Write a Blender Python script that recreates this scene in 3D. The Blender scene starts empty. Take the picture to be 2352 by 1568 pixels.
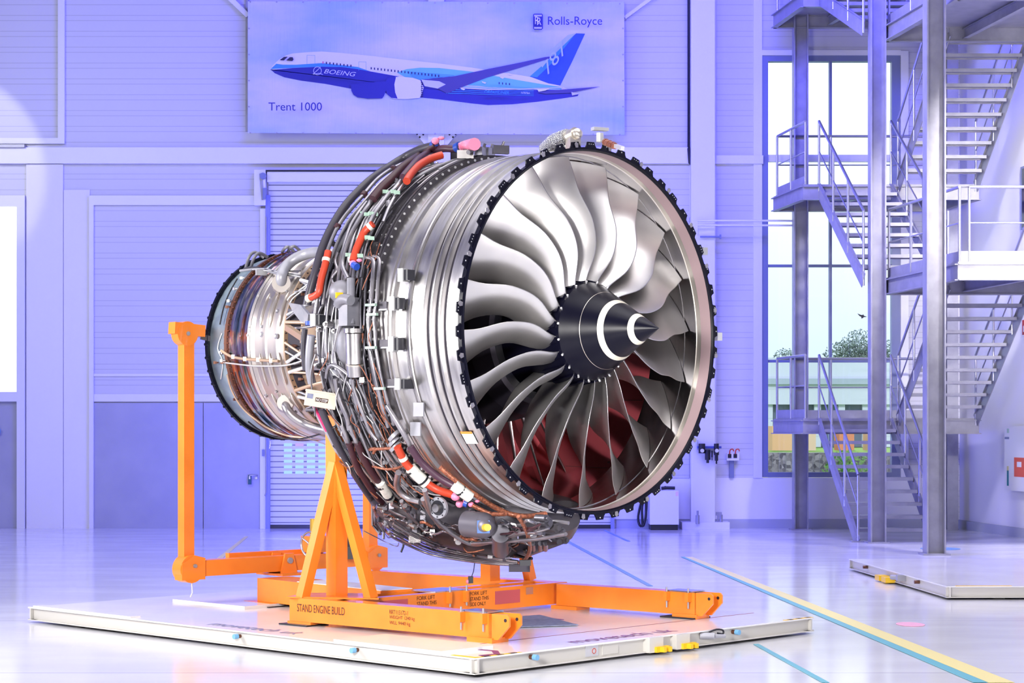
import bpy, bmesh, math, random
from mathutils import Vector, Matrix
C = bpy.context.scene
col = C.collection
R = math.radians
random.seed(7)
F, HZ, CX, HC = 4430.0, 987.0, 1176.0, 1.8      # focal length in px, horizon row, centre column, eye height

# ------------------------------------------------------------------ camera, world, lights, exposure
cam = bpy.data.cameras.new('camera'); camo = bpy.data.objects.new('camera', cam); col.objects.link(camo)
camo.location = (0, 0, HC); camo.rotation_euler = (R(90), 0, 0)
cam.sensor_width = 36; cam.lens = 36*F/2352; cam.shift_y = (HZ-784)/2352; cam.clip_end = 500
C.camera = camo
C.view_settings.view_transform = 'Standard'; C.view_settings.look = 'None'
C.view_settings.exposure = 0.0; C.view_settings.gamma = 1; C.view_settings.use_curve_mapping = False
C.cycles.use_denoising = True
C.cycles.max_bounces = 6; C.cycles.diffuse_bounces = 3; C.cycles.glossy_bounces = 4
C.cycles.transmission_bounces = 4; C.cycles.transparent_max_bounces = 8
C.cycles.sample_clamp_indirect = 4.0; C.cycles.caustics_reflective = False; C.cycles.caustics_refractive = False
w = bpy.data.worlds.new('sky'); C.world = w; w.use_nodes = True
wn = w.node_tree.nodes; wl = w.node_tree.links; bg = wn['Background']
wt = wn.new('ShaderNodeTexCoord'); wm = wn.new('ShaderNodeSeparateXYZ'); wr = wn.new('ShaderNodeValToRGB')
wl.new(wt.outputs['Generated'], wm.inputs[0]); wl.new(wm.outputs[2], wr.inputs[0]); wl.new(wr.outputs[0], bg.inputs[0])
wr.color_ramp.elements[0].color = (.60, .77, 1, 1); wr.color_ramp.elements[1].position = .16
wr.color_ramp.elements[1].color = (1.0, 1.0, 1.0, 1)
bg.inputs[1].default_value = 1.5

def area(name, loc, target, sx, sy, power, color):
    l = bpy.data.lights.new(name, 'AREA'); l.shape = 'RECTANGLE'; l.size = sx; l.size_y = sy
    l.energy = power; l.color = color
    o = bpy.data.objects.new(name, l); col.objects.link(o); o.location = loc
    o.rotation_euler = (Vector(target)-Vector(loc)).to_track_quat('-Z', 'Y').to_euler()
    return o
def spread(o, deg): o.data.spread = math.radians(deg); return o
spread(area('key_softbox', (-3.4, 5.6, 3.4), (.2, 16.6, 1.9), 1.8, 1.8, 250, (1, .97, .94)), 70)
spread(area('side_softbox', (-8.2, 15.4, 3.4), (-1.2, 17.2, 2.3), 2.2, 3.0, 205, (1, .98, .96)), 110)
area('front_fill', (4.3, 8.5, 1.6), (.4, 16, 2.6), 1.6, 1.6, 25, (1, .96, .95))  # weak fill added out of view to reflect in the fan blades
spread(area('overhead_fill_near', (-3, 18, 11.4), (-3, 18, 0), 12, 14, 590, (1, .98, .96)), 110)  # wide overhead fill added to whiten the near floor
spread(area('overhead_fill_front', (4.5, 12, 11.4), (4.5, 13, 0), 6, 6, 300, (1, .98, .98)), 100)  # added overhead to brighten the floor that the left blades reflect
spread(area('hall_lamps_right', (6, 24, 11.4), (6, 24, 0), 5, 7, 230, (1, .96, .98)), 100)
area('blue_flood', (2.5, 27, 11.2), (1.5, 35.3, 3.6), 11, 1.2, 1900, (.10, .09, 1))
area('blue_flood_low', (-2.0, 30.5, .25), (.5, 35.3, 4.5), 5, .5, 380, (.08, .10, 1))
area('white_flood', (-10.5, 25, 8.5), (-9.5, 35.3, 4.2), 4, 3, 300, (.9, .95, 1))
spread(area('stair_wall_fill', (.5, 27, 9.6), (9, 31.5, 3.2), .8, .8, 90, (.97, .94, 1)), 80)  # unseen source added to whiten the right wall past the stairs
spread(area('right_wall_fill', (6.3, 19.5, 5.0), (9.6, 30, 4.6), .9, .9, 120, (1, .95, .97)), 44)  # added out of view to brighten the right wall
spread(area('right_wall_fill_high', (7.2, 25.2, 7.6), (9.3, 29.5, 3.5), .6, .6, 340, (1, .95, .97)), 90)  # second unseen source added for the right wall
spread(area('fan_fill', (2.9, 7.5, 1.5), (.9, 16.2, 2.0), .8, .8, 26, (1, .96, .95)), 34)
def lamp(name, kind, loc, target, power, color, **k_):
    l = bpy.data.lights.new(name, kind); l.energy = power; l.color = color
    for q_, v_ in k_.items(): setattr(l, q_, v_)
    o = bpy.data.objects.new(name, l); col.objects.link(o); o.location = loc; o.rotation_euler = (Vector(target)-Vector(loc)).to_track_quat('-Z', 'Y').to_euler(); return o
lamp('left_spot', 'SPOT', (-10.6, 30.5, 8.8), (-10.2, 35.3, 6.7), 330, (1, .98, .95), spot_size=R(36), spot_blend=.15, shadow_soft_size=.1)  # added spot, makes the bright patch at the left of the back wall
lamp('sun', 'SUN', (0, -20, 30), (9, 10, 0), 2.0, (1, .97, .92), angle=.01)

# ------------------------------------------------------------------ materials
def mat(name, c, rough=.5, metal=0., spec=.5, emit=0., coat=0.):
    m = bpy.data.materials.new(name); m.use_nodes = True; b = m.node_tree.nodes['Principled BSDF']
    b.inputs['Base Color'].default_value = (*c, 1); b.inputs['Roughness'].default_value = rough
    b.inputs['Metallic'].default_value = metal; b.inputs['Specular IOR Level'].default_value = spec
    b.inputs['Coat Weight'].default_value = coat
    if emit: b.inputs['Emission Color'].default_value = (*c, 1); b.inputs['Emission Strength'].default_value = emit
    return m
def nt(m): return m.node_tree.nodes, m.node_tree.links, m.node_tree.nodes['Principled BSDF']
def noisy(m, c1, c2, scale=8, stretch=(1, 1, 1), bump=0., rough=None, detail=4):
    """base colour (and roughness, bump) varied by an object-space noise"""
    n, l, b = nt(m); t = n.new('ShaderNodeTexCoord'); mp = n.new('ShaderNodeMapping'); mp.inputs['Scale'].default_value = stretch
    no = n.new('ShaderNodeTexNoise'); no.inputs['Scale'].default_value = scale; no.inputs['Detail'].default_value = detail
    r = n.new('ShaderNodeValToRGB'); r.color_ramp.elements[0].color = (*c1, 1); r.color_ramp.elements[1].color = (*c2, 1)
    r.color_ramp.elements[0].position = .35; r.color_ramp.elements[1].position = .65
    l.new(t.outputs['Object'], mp.inputs[0]); l.new(mp.outputs[0], no.inputs[0]); l.new(no.outputs[0], r.inputs[0]); l.new(r.outputs[0], b.inputs['Base Color'])
    if rough:
        q = n.new('ShaderNodeMapRange'); q.inputs[3].default_value, q.inputs[4].default_value = rough
        l.new(no.outputs[0], q.inputs[0]); l.new(q.outputs[0], b.inputs['Roughness'])
    if bump:
        bp = n.new('ShaderNodeBump'); bp.inputs['Strength'].default_value = bump; bp.inputs['Distance'].default_value = .01
        l.new(no.outputs[0], bp.inputs['Height']); l.new(bp.outputs[0], b.inputs['Normal'])
    return m
def grooved(name, c, period, lines, dark=.7, width=.02, rough=.5, axis=2, off=0.):
    """painted panel with joints at given fractions of a period along one axis (its pattern, not its shading)"""
    m = mat(name, c, rough); n, l, b = nt(m); t = n.new('ShaderNodeTexCoord'); s = n.new('ShaderNodeSeparateXYZ')
    l.new(t.outputs['Object'], s.inputs[0]); last = None
    for f in lines:
        a = n.new('ShaderNodeMath'); a.operation = 'ADD'; a.inputs[1].default_value = 100*period-f*period+off; l.new(s.outputs[axis], a.inputs[0])
        d = n.new('ShaderNodeMath'); d.operation = 'MODULO'; d.inputs[1].default_value = period; l.new(a.outputs[0], d.inputs[0])
        k = n.new('ShaderNodeMath'); k.operation = 'LESS_THAN'; k.inputs[1].default_value = width; l.new(d.outputs[0], k.inputs[0])
        if last:
            x = n.new('ShaderNodeMath'); x.operation = 'MAXIMUM'; l.new(last.outputs[0], x.inputs[0]); l.new(k.outputs[0], x.inputs[1]); last = x
        else: last = k
    mx = n.new('ShaderNodeMix'); mx.data_type = 'RGBA'; mx.inputs[6].default_value = (*c, 1); mx.inputs[7].default_value = (c[0]*dark, c[1]*dark, c[2]*dark, 1)
    l.new(last.outputs[0], mx.inputs[0]); l.new(mx.outputs[2], b.inputs['Base Color'])
    return m
M = {}
M['panel'] = grooved('white_ribbed_cladding', (.66, .66, .72), .29, (0, .33), .80, .014, .45)
M['slat'] = grooved('shutter_slats', (.70, .71, .76), .101, (0,), .18, .016, .35)
M['white'] = mat('white_painted_steel', (.84, .84, .87), .4)
M['white2'] = mat('white_render', (.88, .87, .90), .7)
M['grey_door'] = noisy(mat('blue_grey_door_paint', (.42, .43, .55), .35), (.40, .41, .54), (.44, .45, .57), 2)
M['skirt'] = mat('grey_skirting', (.45, .47, .56), .5)
M['win'] = mat('window_frame_grey', (.20, .23, .38), .4)
M['dark'] = mat('black_rubber', (.012, .012, .02), .45)
M['black'] = mat('black_satin_paint', (.003, .003, .010), .3, spec=.22)
M['ceil'] = mat('hall_ceiling_paint', (.35, .35, .42), .8)
M['galv'] = noisy(mat('galvanised_steel', (.6, .6, .64), .42, .35), (.33, .33, .38), (.40, .40, .45), 5, rough=(.36, .5))
M['rail'] = mat('handrail_steel', (.58, .58, .63), .28, .9)
M['steel'] = noisy(mat('brushed_steel', (.55, .53, .53), .3, 1), (.50, .48, .48), (.66, .64, .64), 5, (1, .3, 1), rough=(.22, .38))
M['case'] = noisy(mat('fan_case_alloy', (.6, .58, .58), .3, 1), (.52, .50, .50), (.70, .68, .67), 3.2, (6, 1, 1), rough=(.22, .40))
M['blade'] = noisy(mat('titanium_fan_blade', (.7, .68, .68), .33, .93), (.70, .68, .68), (.78, .76, .75), 2.5, rough=(.32, .40))
M['liner'] = noisy(mat('polished_case_lining', (.6, .58, .58), .2, 1), (.55, .53, .53), (.66, .64, .63), 3, (5, 1, 1), rough=(.16, .26))
M['lip'] = mat('pinkish_attrition_ring', (.50, .36, .38), .42, .35)
M['gold'] = mat('pale_gold_band', (.80, .74, .66), .3, .8)
M['maroon'] = mat('dark_red_acoustic_panel', (.55, .10, .12), .33)
M['maroon2'] = mat('dull_red_vane', (.30, .10, .11), .4, .3)
M['vane'] = mat('polished_outlet_vane', (.62, .54, .56), .25, .95)
M['cream'] = mat('cream_paint_stripe', (.72, .67, .55), .4)
M['tube'] = noisy(mat('grey_steel_tube', (.34, .33, .36), .32, .85), (.27, .26, .30), (.42, .40, .43), 6, rough=(.25, .38))
M['tubed'] = mat('dark_steel_tube', (.14, .135, .16), .35, .8)
M['rubber'] = mat('grey_rubber_sleeve', (.045, .04, .058), .4)
M['hose_m'] = mat('maroon_rubber_hose', (.045, .012, .02), .45)
M['hose_p'] = mat('purple_brown_hose', (.06, .022, .045), .42)
M['hose_r'] = mat('orange_red_silicone_hose', (.52, .05, .02), .42)
M['wrap'] = noisy(mat('white_cloth_wrap', (.7, .7, .66), .8), (.62, .62, .58), (.80, .79, .74), 30, bump=.6)
M['pink'] = mat('pink_plastic_bag', (.85, .25, .42), .4)
M['pinkw'] = mat('pale_pink_film', (.9, .62, .68), .3)
M['bluecap'] = mat('blue_plastic_cap', (.02, .07, .42), .35)
M['copper'] = noisy(mat('braided_copper_sleeve', (.40, .13, .07), .4, .4), (.16, .05, .035), (.48, .17, .09), 60)
M['green'] = mat('pale_green_clip', (.40, .58, .48), .5)
M['box'] = mat('bare_aluminium_box', (.72, .72, .74), .35, .6)
M['cast'] = noisy(mat('grey_pump_casting', (.22, .22, .26), .5, .3), (.20, .20, .24), (.27, .26, .30), 7)
M['can'] = mat('dark_grey_canister', (.13, .12, .15), .42, .4)
M['gear'] = noisy(mat('dark_gearbox_casting', (.05, .045, .06), .45, .5), (.04, .036, .05), (.085, .078, .09), 4)
M['deep'] = mat('dark_recess_metal', (.035, .03, .045), .5, .5)
M['beige'] = noisy(mat('heat_tinted_casing', (.62, .56, .53), .3, .9), (.56, .51, .49), (.68, .62, .57), 2.5, rough=(.24, .36))
M['tan'] = mat('tan_edge_ring', (.62, .45, .32), .35, .7)
M['brown'] = mat('rust_brown_flange', (.17, .075, .05), .45, .6)
M['bluegrey'] = noisy(mat('blue_grey_exhaust_casing', (.25, .33, .40), .4, .5), (.22, .28, .36), (.36, .46, .52), 5)
M['boxcream'] = mat('cream_box_paint', (.72, .62, .50), .45)
M['yellow'] = mat('yellow_paint', (.85, .52, .02), .4)
M['lblue'] = mat('light_blue_cap', (.18, .42, .68), .35)
M['orange'] = noisy(mat('orange_gloss_paint', (.95, .25, .025), .3, coat=.3), (.92, .235, .022), (.98, .27, .028), 3)
M['plate'] = mat('machined_plate', (.55, .55, .62), .25, .9)
M['ink'] = mat('stencil_ink', (.06, .02, .01), .6)
M['plat'] = noisy(mat('white_platform_paint', (.80, .79, .80), .16), (.77, .76, .78), (.84, .83, .84), 1.5)
M['platside'] = mat('cream_white_steel', (.60, .58, .545), .4)
M['purple'] = mat('plum_lettering', (.20, .05, .16), .5)
M['mat'] = noisy(mat('grey_cloth_mat', (.20, .22, .34), .8), (.17, .19, .30), (.25, .27, .40), 20)
M['glass'] = None
# heat-tinted iridescent band
m = mat('iridescent_heat_tint', (.6, .5, .6), .18, 1); n, l, b = nt(m)
t = n.new('ShaderNodeTexCoord'); mp = n.new('ShaderNodeMapping'); mp.inputs['Scale'].default_value = (9, 1.3, 1.3)
no = n.new('ShaderNodeTexNoise'); no.inputs['Scale'].default_value = 1.6; no.inputs['Detail'].default_value = 3
r = n.new('ShaderNodeValToRGB'); e = r.color_ramp.elements
e[0].position = .33; e[0].color = (.10, .17, .28, 1); e[1].position = .70; e[1].color = (.62, .58, .60, 1)
for p, c in ((.42, (.35, .42, .52, 1)), (.48, (.66, .62, .66, 1)), (.54, (.28, .20, .38, 1)), (.60, (.60, .28, .14, 1)), (.64, (.25, .42, .52, 1))):
    x = e.new(p); x.color = c
l.new(t.outputs['Object'], mp.inputs[0]); l.new(mp.outputs[0], no.inputs[0]); l.new(no.outputs[0], r.inputs[0]); l.new(r.outputs[0], b.inputs['Base Color'])
M['irid'] = m
# crumpled foil
m = mat('crumpled_foil', (.8, .8, .8), .18, 1); n, l, b = nt(m)
no = n.new('ShaderNodeTexVoronoi'); no.inputs['Scale'].default_value = 28; bp = n.new('ShaderNodeBump'); bp.inputs['Strength'].default_value = .9; bp.inputs['Distance'].default_value = .03
l.new(no.outputs[0], bp.inputs['Height']); l.new(bp.outputs[0], b.inputs['Normal']); M['foil'] = m
# glass: thin architectural pane
m = bpy.data.materials.new('window_glass'); m.use_nodes = True; n = m.node_tree.nodes; l = m.node_tree.links; n.clear()
o_ = n.new('ShaderNodeOutputMaterial'); mx = n.new('ShaderNodeMixShader'); tr = n.new('ShaderNodeBsdfTransparent'); gl = n.new('ShaderNodeBsdfGlossy')
tr.inputs[0].default_value = (.93, .97, 1, 1); gl.inputs['Roughness'].default_value = .02; mx.inputs[0].default_value = .06
l.new(tr.outputs[0], mx.inputs[1]); l.new(gl.outputs[0], mx.inputs[2]); l.new(mx.outputs[0], o_.inputs[0]); M['glass'] = m
# epoxy floor with joints
m = mat('glossy_epoxy_floor', (.72, .72, .76), .12, 0, .5); n, l, b = nt(m)
t = n.new('ShaderNodeTexCoord'); no = n.new('ShaderNodeTexNoise'); no.inputs['Scale'].default_value = .7; no.inputs['Detail'].default_value = 6
mp = n.new('ShaderNodeMapping'); mp.inputs['Scale'].default_value = (1, 2.5, 1)
r = n.new('ShaderNodeValToRGB'); r.color_ramp.elements[0].color = (.68, .68, .73, 1); r.color_ramp.elements[1].color = (.76, .76, .80, 1)
br = n.new('ShaderNodeTexBrick'); br.inputs['Color1'].default_value = (1, 1, 1, 1); br.inputs['Color2'].default_value = (1, 1, 1, 1); br.inputs['Mortar'].default_value = (.62, .62, .72, 1)
br.inputs['Scale'].default_value = 1; br.inputs['Brick Width'].default_value = 400; br.inputs['Row Height'].default_value = 3.9; br.inputs['Mortar Size'].default_value = .012; br.offset = 0
ml = n.new('ShaderNodeMix'); ml.data_type = 'RGBA'; ml.blend_type = 'MULTIPLY'; ml.inputs[0].default_value = 1
l.new(t.outputs['Object'], mp.inputs[0]); l.new(mp.outputs[0], no.inputs[0]); l.new(no.outputs[0], r.inputs[0]); mb_ = n.new('ShaderNodeMapping'); mb_.inputs['Location'].default_value = (150, 1.3, 0); l.new(t.outputs['Object'], mb_.inputs[0]); l.new(mb_.outputs[0], br.inputs[0])
l.new(r.outputs[0], ml.inputs[6]); l.new(br.outputs[0], ml.inputs[7]); l.new(ml.outputs[2], b.inputs['Base Color'])
q = n.new('ShaderNodeMapRange'); q.inputs[3].default_value = .08; q.inputs[4].default_value = .2; l.new(no.outputs[0], q.inputs[0]); l.new(q.outputs[0], b.inputs['Roughness'])
M['floor'] = m

# ------------------------------------------------------------------ helpers
def wmat(o):
    mt = Matrix.Translation(o.location) @ o.rotation_euler.to_matrix().to_4x4()
    return wmat(o.parent) @ mt if o.parent else mt
class MB:
    def __init__(s): s.v = []; s.f = []; s.mi = []; s.sm = []
    def add(s, vs, fs, mi=0, smooth=False):
        k = len(s.v); s.v += [tuple(x) for x in vs]; s.f += [tuple(i+k for i in f) for f in fs]; s.mi += [mi]*len(fs); s.sm += [smooth]*len(fs); return s
    def box(s, c, d, rot=None, mi=0):
        vs = [Vector((x*d[0]/2, y*d[1]/2, z*d[2]/2)) for x in (-1, 1) for y in (-1, 1) for z in (-1, 1)]
        if rot is not None:
            mt = rot if isinstance(rot, Matrix) else Matrix.Rotation(rot, 3, 'Z'); vs = [mt @ q for q in vs]
        vs = [q+Vector(c) for q in vs]
        return s.add(vs, [(0, 1, 3, 2), (4, 6, 7, 5), (0, 4, 5, 1), (2, 3, 7, 6), (0, 2, 6, 4), (1, 5, 7, 3)], mi)
    def bx(s, x0, x1, y0, y1, z0, z1, mi=0): return s.box(((x0+x1)/2, (y0+y1)/2, (z0+z1)/2), (x1-x0, y1-y0, z1-z0), None, mi)
    def beam(s, a, b, wd, h, mi=0, up=(0, 0, 1)):
        """box from a to b, cross-section wd (sideways) x h"""
        a, b = Vector(a), Vector(b); d = (b-a); L = d.length; x = d.normalized(); upv = Vector(up)
        if abs(x.dot(upv)) > .999: upv = Vector((0, 1, 0))
        y = upv.cross(x).normalized(); z = x.cross(y)
        return s.box((a+b)/2, (L, wd, h), Matrix((x, y, z)).transposed(), mi)
    def hbeam(s, a, b, wd, h, tf=.02, tw=.015, mi=0, up=(0, 0, 1)):
        """rolled I section from a to b"""
        a, b = Vector(a), Vector(b); d = (b-a); L = d.length; x = d.normalized(); upv = Vector(up)
        if abs(x.dot(upv)) > .999: upv = Vector((0, 1, 0))
        y = upv.cross(x).normalized(); z = x.cross(y); m_ = Matrix((x, y, z)).transposed(); c = (a+b)/2
        s.box(c+z*(h/2-tf/2), (L, wd, tf), m_, mi); s.box(c-z*(h/2-tf/2), (L, wd, tf), m_, mi); return s.box(c, (L, tw, h-2*tf), m_, mi)
    def tube(s, pts, r, seg=10, smooth=True, caps=True, sub=0, mi=0, rr=None):
        p = [Vector(q) for q in pts]
        if sub and len(p) > 2:
            o = []
            for i in range(len(p)-1):
                p0, p1, p2, p3 = p[max(i-1, 0)], p[i], p[i+1], p[min(i+2, len(p)-1)]
                for k in range(sub):
                    u = k/sub; o.append(.5*((2*p1)+(p2-p0)*u+(2*p0-5*p1+4*p2-p3)*u*u+(3*p1-p0-3*p2+p3)*u**3))
            o.append(p[-1]); p = o
        nrm = None; vs = []; N = len(p)
        for i, q in enumerate(p):
            d = (p[min(i+1, N-1)]-p[max(i-1, 0)]).normalized()
            if nrm is None:
                a_ = Vector((0, 0, 1)) if abs(d.z) < .9 else Vector((1, 0, 0)); nrm = d.cross(a_).normalized()
            nrm = (nrm-d*nrm.dot(d)).normalized(); bn = d.cross(nrm)
            ri = rr(i/(N-1)) if rr else r
            vs += [q+(nrm*math.cos(2*math.pi*k/seg)+bn*math.sin(2*math.pi*k/seg))*ri for k in range(seg)]
        fs = [(i*seg+k, i*seg+(k+1) % seg, (i+1)*seg+(k+1) % seg, (i+1)*seg+k) for i in range(N-1) for k in range(seg)]
        s.add(vs, fs, mi, smooth)
        if caps: s.add([vs[k] for k in range(seg)], [tuple(range(seg))[::-1]], mi); s.add([vs[(N-1)*seg+k] for k in range(seg)], [tuple(range(seg))], mi)
        return s
    def cyl(s, a, b, r, seg=20, mi=0, r2=None): return s.tube([a, b], r, seg, True, True, 0, mi, (lambda u: r+(r2-r)*u) if r2 is not None else None)
    def sphere(s, c, r, sc=(1, 1, 1), seg=14, mi=0, rot=None):
        vs = []; n_ = seg//2
        for i in range(n_+1):
            for k in range(seg):
                t_ = math.pi*i/n_; q = Vector((math.sin(t_)*math.cos(2*math.pi*k/seg)*r*sc[0], math.sin(t_)*math.sin(2*math.pi*k/seg)*r*sc[1], math.cos(t_)*r*sc[2]))
                if rot is not None: q = rot @ q
                vs.append(q+Vector(c))
        fs = [(i*seg+k, i*seg+(k+1) % seg, (i+1)*seg+(k+1) % seg, (i+1)*seg+k) for i in range(n_) for k in range(seg)]
        return s.add(vs, fs, mi, True)
    def poly(s, pts, mi=0): return s.add(pts, [tuple(range(len(pts)))], mi)
    def prism(s, pts, d, mi=0):
        n_ = len(pts); a = [Vector(q) for q in pts]; b = [q+Vector(d) for q in a]
        s.add(a+b, [tuple(range(n_)), tuple(range(2*n_-1, n_-1, -1))]+[(i, (i+1) % n_, n_+(i+1) % n_, n_+i) for i in range(n_)], mi); return s
    def build(s, name, mats, parent=None, world=True, **tags):
        me = bpy.data.meshes.new(name); vs = s.v
        if parent is not None and world:
            inv = wmat(parent).inverted(); vs = [tuple(inv @ Vector(q)) for q in vs]
        me.from_pydata(vs, [], s.f)
        for m_ in (mats if isinstance(mats, (list, tuple)) else [mats]): me.materials.append(m_)
        me.polygons.foreach_set('material_index', s.mi); me.polygons.foreach_set('use_smooth', s.sm); me.update()
        bmm = bmesh.new(); bmm.from_mesh(me); bmesh.ops.recalc_face_normals(bmm, faces=bmm.faces) ; bmm.to_mesh(me); bmm.free()
        o = bpy.data.objects.new(name, me); col.objects.link(o)
        if parent is not None: o.parent = parent
        for k, v in tags.items(): o[k] = v
        return o
def emp(name, loc, label, cat, group=None, rz=0):
    o = bpy.data.objects.new(name, None); col.objects.link(o); o.location = loc; o.rotation_euler = (0, 0, rz); o.empty_display_size = .1
    o['label'] = label; o['category'] = cat
    if group: o['group'] = group
    return o
def tagt(o, label, cat, group=None):
    o['label'] = label; o['category'] = cat
    if group: o['group'] = group
    return o
def st(o): o['kind'] = 'structure'; return o
def at(px, py, Y): return Vector(((px-CX)*Y/F, Y, HC-(py-HZ)*Y/F))
def G(px, py, z=0.): return at(px, py, F*(HC-z)/(py-HZ))
def text(body, name, m_, parent, origin, xdir, ydir, height, width=None, depth=.0, align='LEFT', shear=0, space=1):
    """lettering as a mesh: origin = lower-left corner, xdir/ydir = reading and up directions in the world"""
    cu = bpy.data.curves.new(name, 'FONT'); cu.body = body; cu.size = 1; cu.extrude = .0; cu.shear = shear; cu.space_character = space; cu.resolution_u = 4; cu.space_line = .95
    tmp = bpy.data.objects.new(name+'_tmp', cu); col.objects.link(tmp); bpy.context.view_layer.update()
    me = bpy.data.meshes.new_from_object(tmp.evaluated_get(bpy.context.evaluated_depsgraph_get()))
    bpy.data.objects.remove(tmp); bpy.data.curves.remove(cu)
    xs = [v.co.x for v in me.vertices]; ys = [v.co.y for v in me.vertices]; x0, y0 = min(xs), min(ys); sx = (height/(max(ys)-y0)); 
    wx = width/(max(xs)-x0) if width else sx
    X, Yv, O_ = Vector(xdir).normalized(), Vector(ydir).normalized(), Vector(origin); inv = wmat(parent).inverted() if parent else Matrix()
    for v in me.vertices: v.co = inv @ (O_+X*((v.co.x-x0)*wx)+Yv*((v.co.y-y0)*sx))
    me.materials.clear(); me.materials.append(m_); me.name = name
    o = bpy.data.objects.new(name, me); col.objects.link(o); o.parent = parent
    return o

# ------------------------------------------------------------------ the hall
WY = 35.3
def wx(px): return (px-CX)*WY/F
def wz(py): return HC-(py-HZ)*WY/F
ZT = 12.0
st(MB().add([(-16, -3, 0), (12.6, -3, 0), (8.2, WY, 0), (-16, WY, 0)], [(0, 1, 2, 3)]).build('floor', M['floor']))
st(MB().bx(-16, 13, -3, WY+.4, ZT, ZT+.1).build('ceiling', M['ceil']))
st(MB().bx(-16.1, -16, -3, WY, 0, ZT).build('wall_left', M['white2']))
st(MB().bx(-16, 13, -3.1, -3, 0, ZT).build('wall_front', M['ceil']))
# back wall with the opening of the tall window
b = MB(); x0, x1, z0, z1 = wx(1750), wx(2067), wz(1097), wz(128)
b.bx(-16, x0, WY, WY+.3, .0, ZT); b.bx(x1, 8.6, WY, WY+.3, 0, ZT); b.bx(x0, x1, WY, WY+.3, 0, z0); b.bx(x0, x1, WY, WY+.3, z1, ZT)
st(b.build('wall_back', M['panel']))
sl = .112
st(MB().prism([(8.16, WY+.3, 0), (8.16+sl*(WY+3), -3, 0), (8.36+sl*(WY+3), -3, 0), (8.36, WY+.3, 0)], (0, 0, ZT)).build('wall_right', M['white2']))
def rwx(y): return 8.16+sl*(WY-y)
b = MB(); b.prism([(8.14, WY, 0), (8.14+sl*(WY-20), 20, 0), (8.17+sl*(WY-20), 20, 0), (8.17, WY, 0)], (0, 0, .16)); st(b.build('baseboard_right', M['skirt']))
k = [0]
def trim(px0, px1, py0, py1, d=.08, m_='white'):
    k[0] += 1
    return st(MB().bx(wx(px0), wx(px1), WY-d, WY+.0, max(wz(py1), 0), wz(py0)).build('trim_%d' % k[0], M[m_]))
st(MB().bx(wx(1415), 8.16, WY-.03, WY, 0, .17).build('baseboard_back', M['skirt']))
st(MB().bx(wx(1402), 8.15, WY-.018, WY, .17, wz(1097)).build('trim_0', M['white2']))
trim(-60, 1590, 340, 377, .10); trim(1640, 1752, 358, 377, .08)          # long white girder
trim(-60, 61, 334, 341, .16, 'galv')
trim(1584, 1638, -60, 1200, .30)                                           # steel column
st(MB().bx(wx(1562), wx(1670), WY-.42, WY, 0, .13).build('trim_90', M['white']))
trim(62, 146, 378, 1217, .05, 'white2'); trim(147, 207, 436, 1217, .03, 'white2')
trim(207, 217, 450, 1217, .09); trim(217, 601, 450, 472, .09)
trim(135, 150, -60, 318, .07); trim(-60, 150, 318, 331, .07)
trim(1730, 1750, -60, 1097, .04); trim(2068, 2086, 118, 1097, .04); trim(1750, 2068, 116, 128, .05)
trim(565, 571, -60, 302, .06, 'galv')
trim(1620, 1645, -60, 1097, .02, 'white2')
# column behind the banner with gusset plates, roof braces
b = MB(); b.bx(wx(985), wx(1021), WY-.25, WY-.1, wz(345), ZT)
for s_ in (-1, 1):
    c = 1003; b.prism([(wx(c+s_*18), WY-.16, wz(306)), (wx(c+s_*50), WY-.16, wz(306)), (wx(c+s_*18), WY-.16, wz(345))], (0, .02, 0))
    for q in ((30, 312), (38, 318), (44, 311)): b.cyl((wx(c+s_*q[0]), WY-.165, wz(q[1])), (wx(c+s_*q[0]), WY-.155, wz(q[1])), .018, 8, 1)
tagt(b.build('gusset_column', [M['white'], M['dark']]), 'white steel post with two gusset plates showing under the banner', 'column')
tagt(MB().beam((wx(523), WY-.12, wz(-8)), (wx(572), WY-.12, wz(40)), .05, .09).build('roof_brace', M['white']), 'white diagonal brace running up from the left edge of the banner', 'brace', 'roof braces beside the banner')
tagt(MB().beam((wx(1505), WY-.12, wz(-8)), (wx(1434), WY-.12, wz(44)), .05, .06).build('roof_brace', M['white']), 'white diagonal brace running up from the right edge of the banner', 'brace', 'roof braces beside the banner')

# doors left of the engine
d = st(MB().bx(wx(217), wx(467), WY-.05, WY, 0, wz(925)).build('door_1', M['grey_door']))
MB().bx(wx(217), wx(467), WY-.055, WY, wz(922), wz(905)).build('top_rail', M['white'], d)
d = st(MB().bx(wx(469), wx(600), WY-.06, WY, 0, wz(925)).build('door_2', M['grey_door']))
MB().bx(wx(467), wx(601), WY-.055, WY, wz(922), wz(905)).build('top_rail', M['white'], d)
h = MB(); h.tube([(wx(592), WY-.06, wz(1091)), (wx(592), WY-.12, wz(1091)), (wx(575), WY-.12, wz(1091))], .012, 8); h.cyl((wx(590), WY-.08, wz(1097)), (wx(590), WY-.06, wz(1097)), .025, 10)
h.build('handle', M['rail'], d)
lk = MB().box((wx(575.5), WY-.1, wz(1101)), (.055, .05, .17)); lk.box((wx(575.5), WY-.13, wz(1096)), (.025, .01, .06), None, 1)
lk.build('lock_box', [mat('dark_green_plastic', (.01, .10, .13), .4), M['box']], d)
d = st(MB().bx(wx(217), wx(600), WY-.035, WY, wz(905), wz(472)).build('door_3', M['panel']))
MB().bx(wx(217), wx(600), WY-.06, WY-.03, wz(864), wz(858)).build('seam', M['white'], d)
d = st(MB().bx(-11.5, wx(42), WY-.05, WY, 0, wz(922)).build('door_4', M['grey_door']))
pb = MB().sphere((wx(0), WY-.1, wz(990)), .055, (.7, .5, 1.4)); pb.build('push_button', M['lblue'], d)
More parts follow.
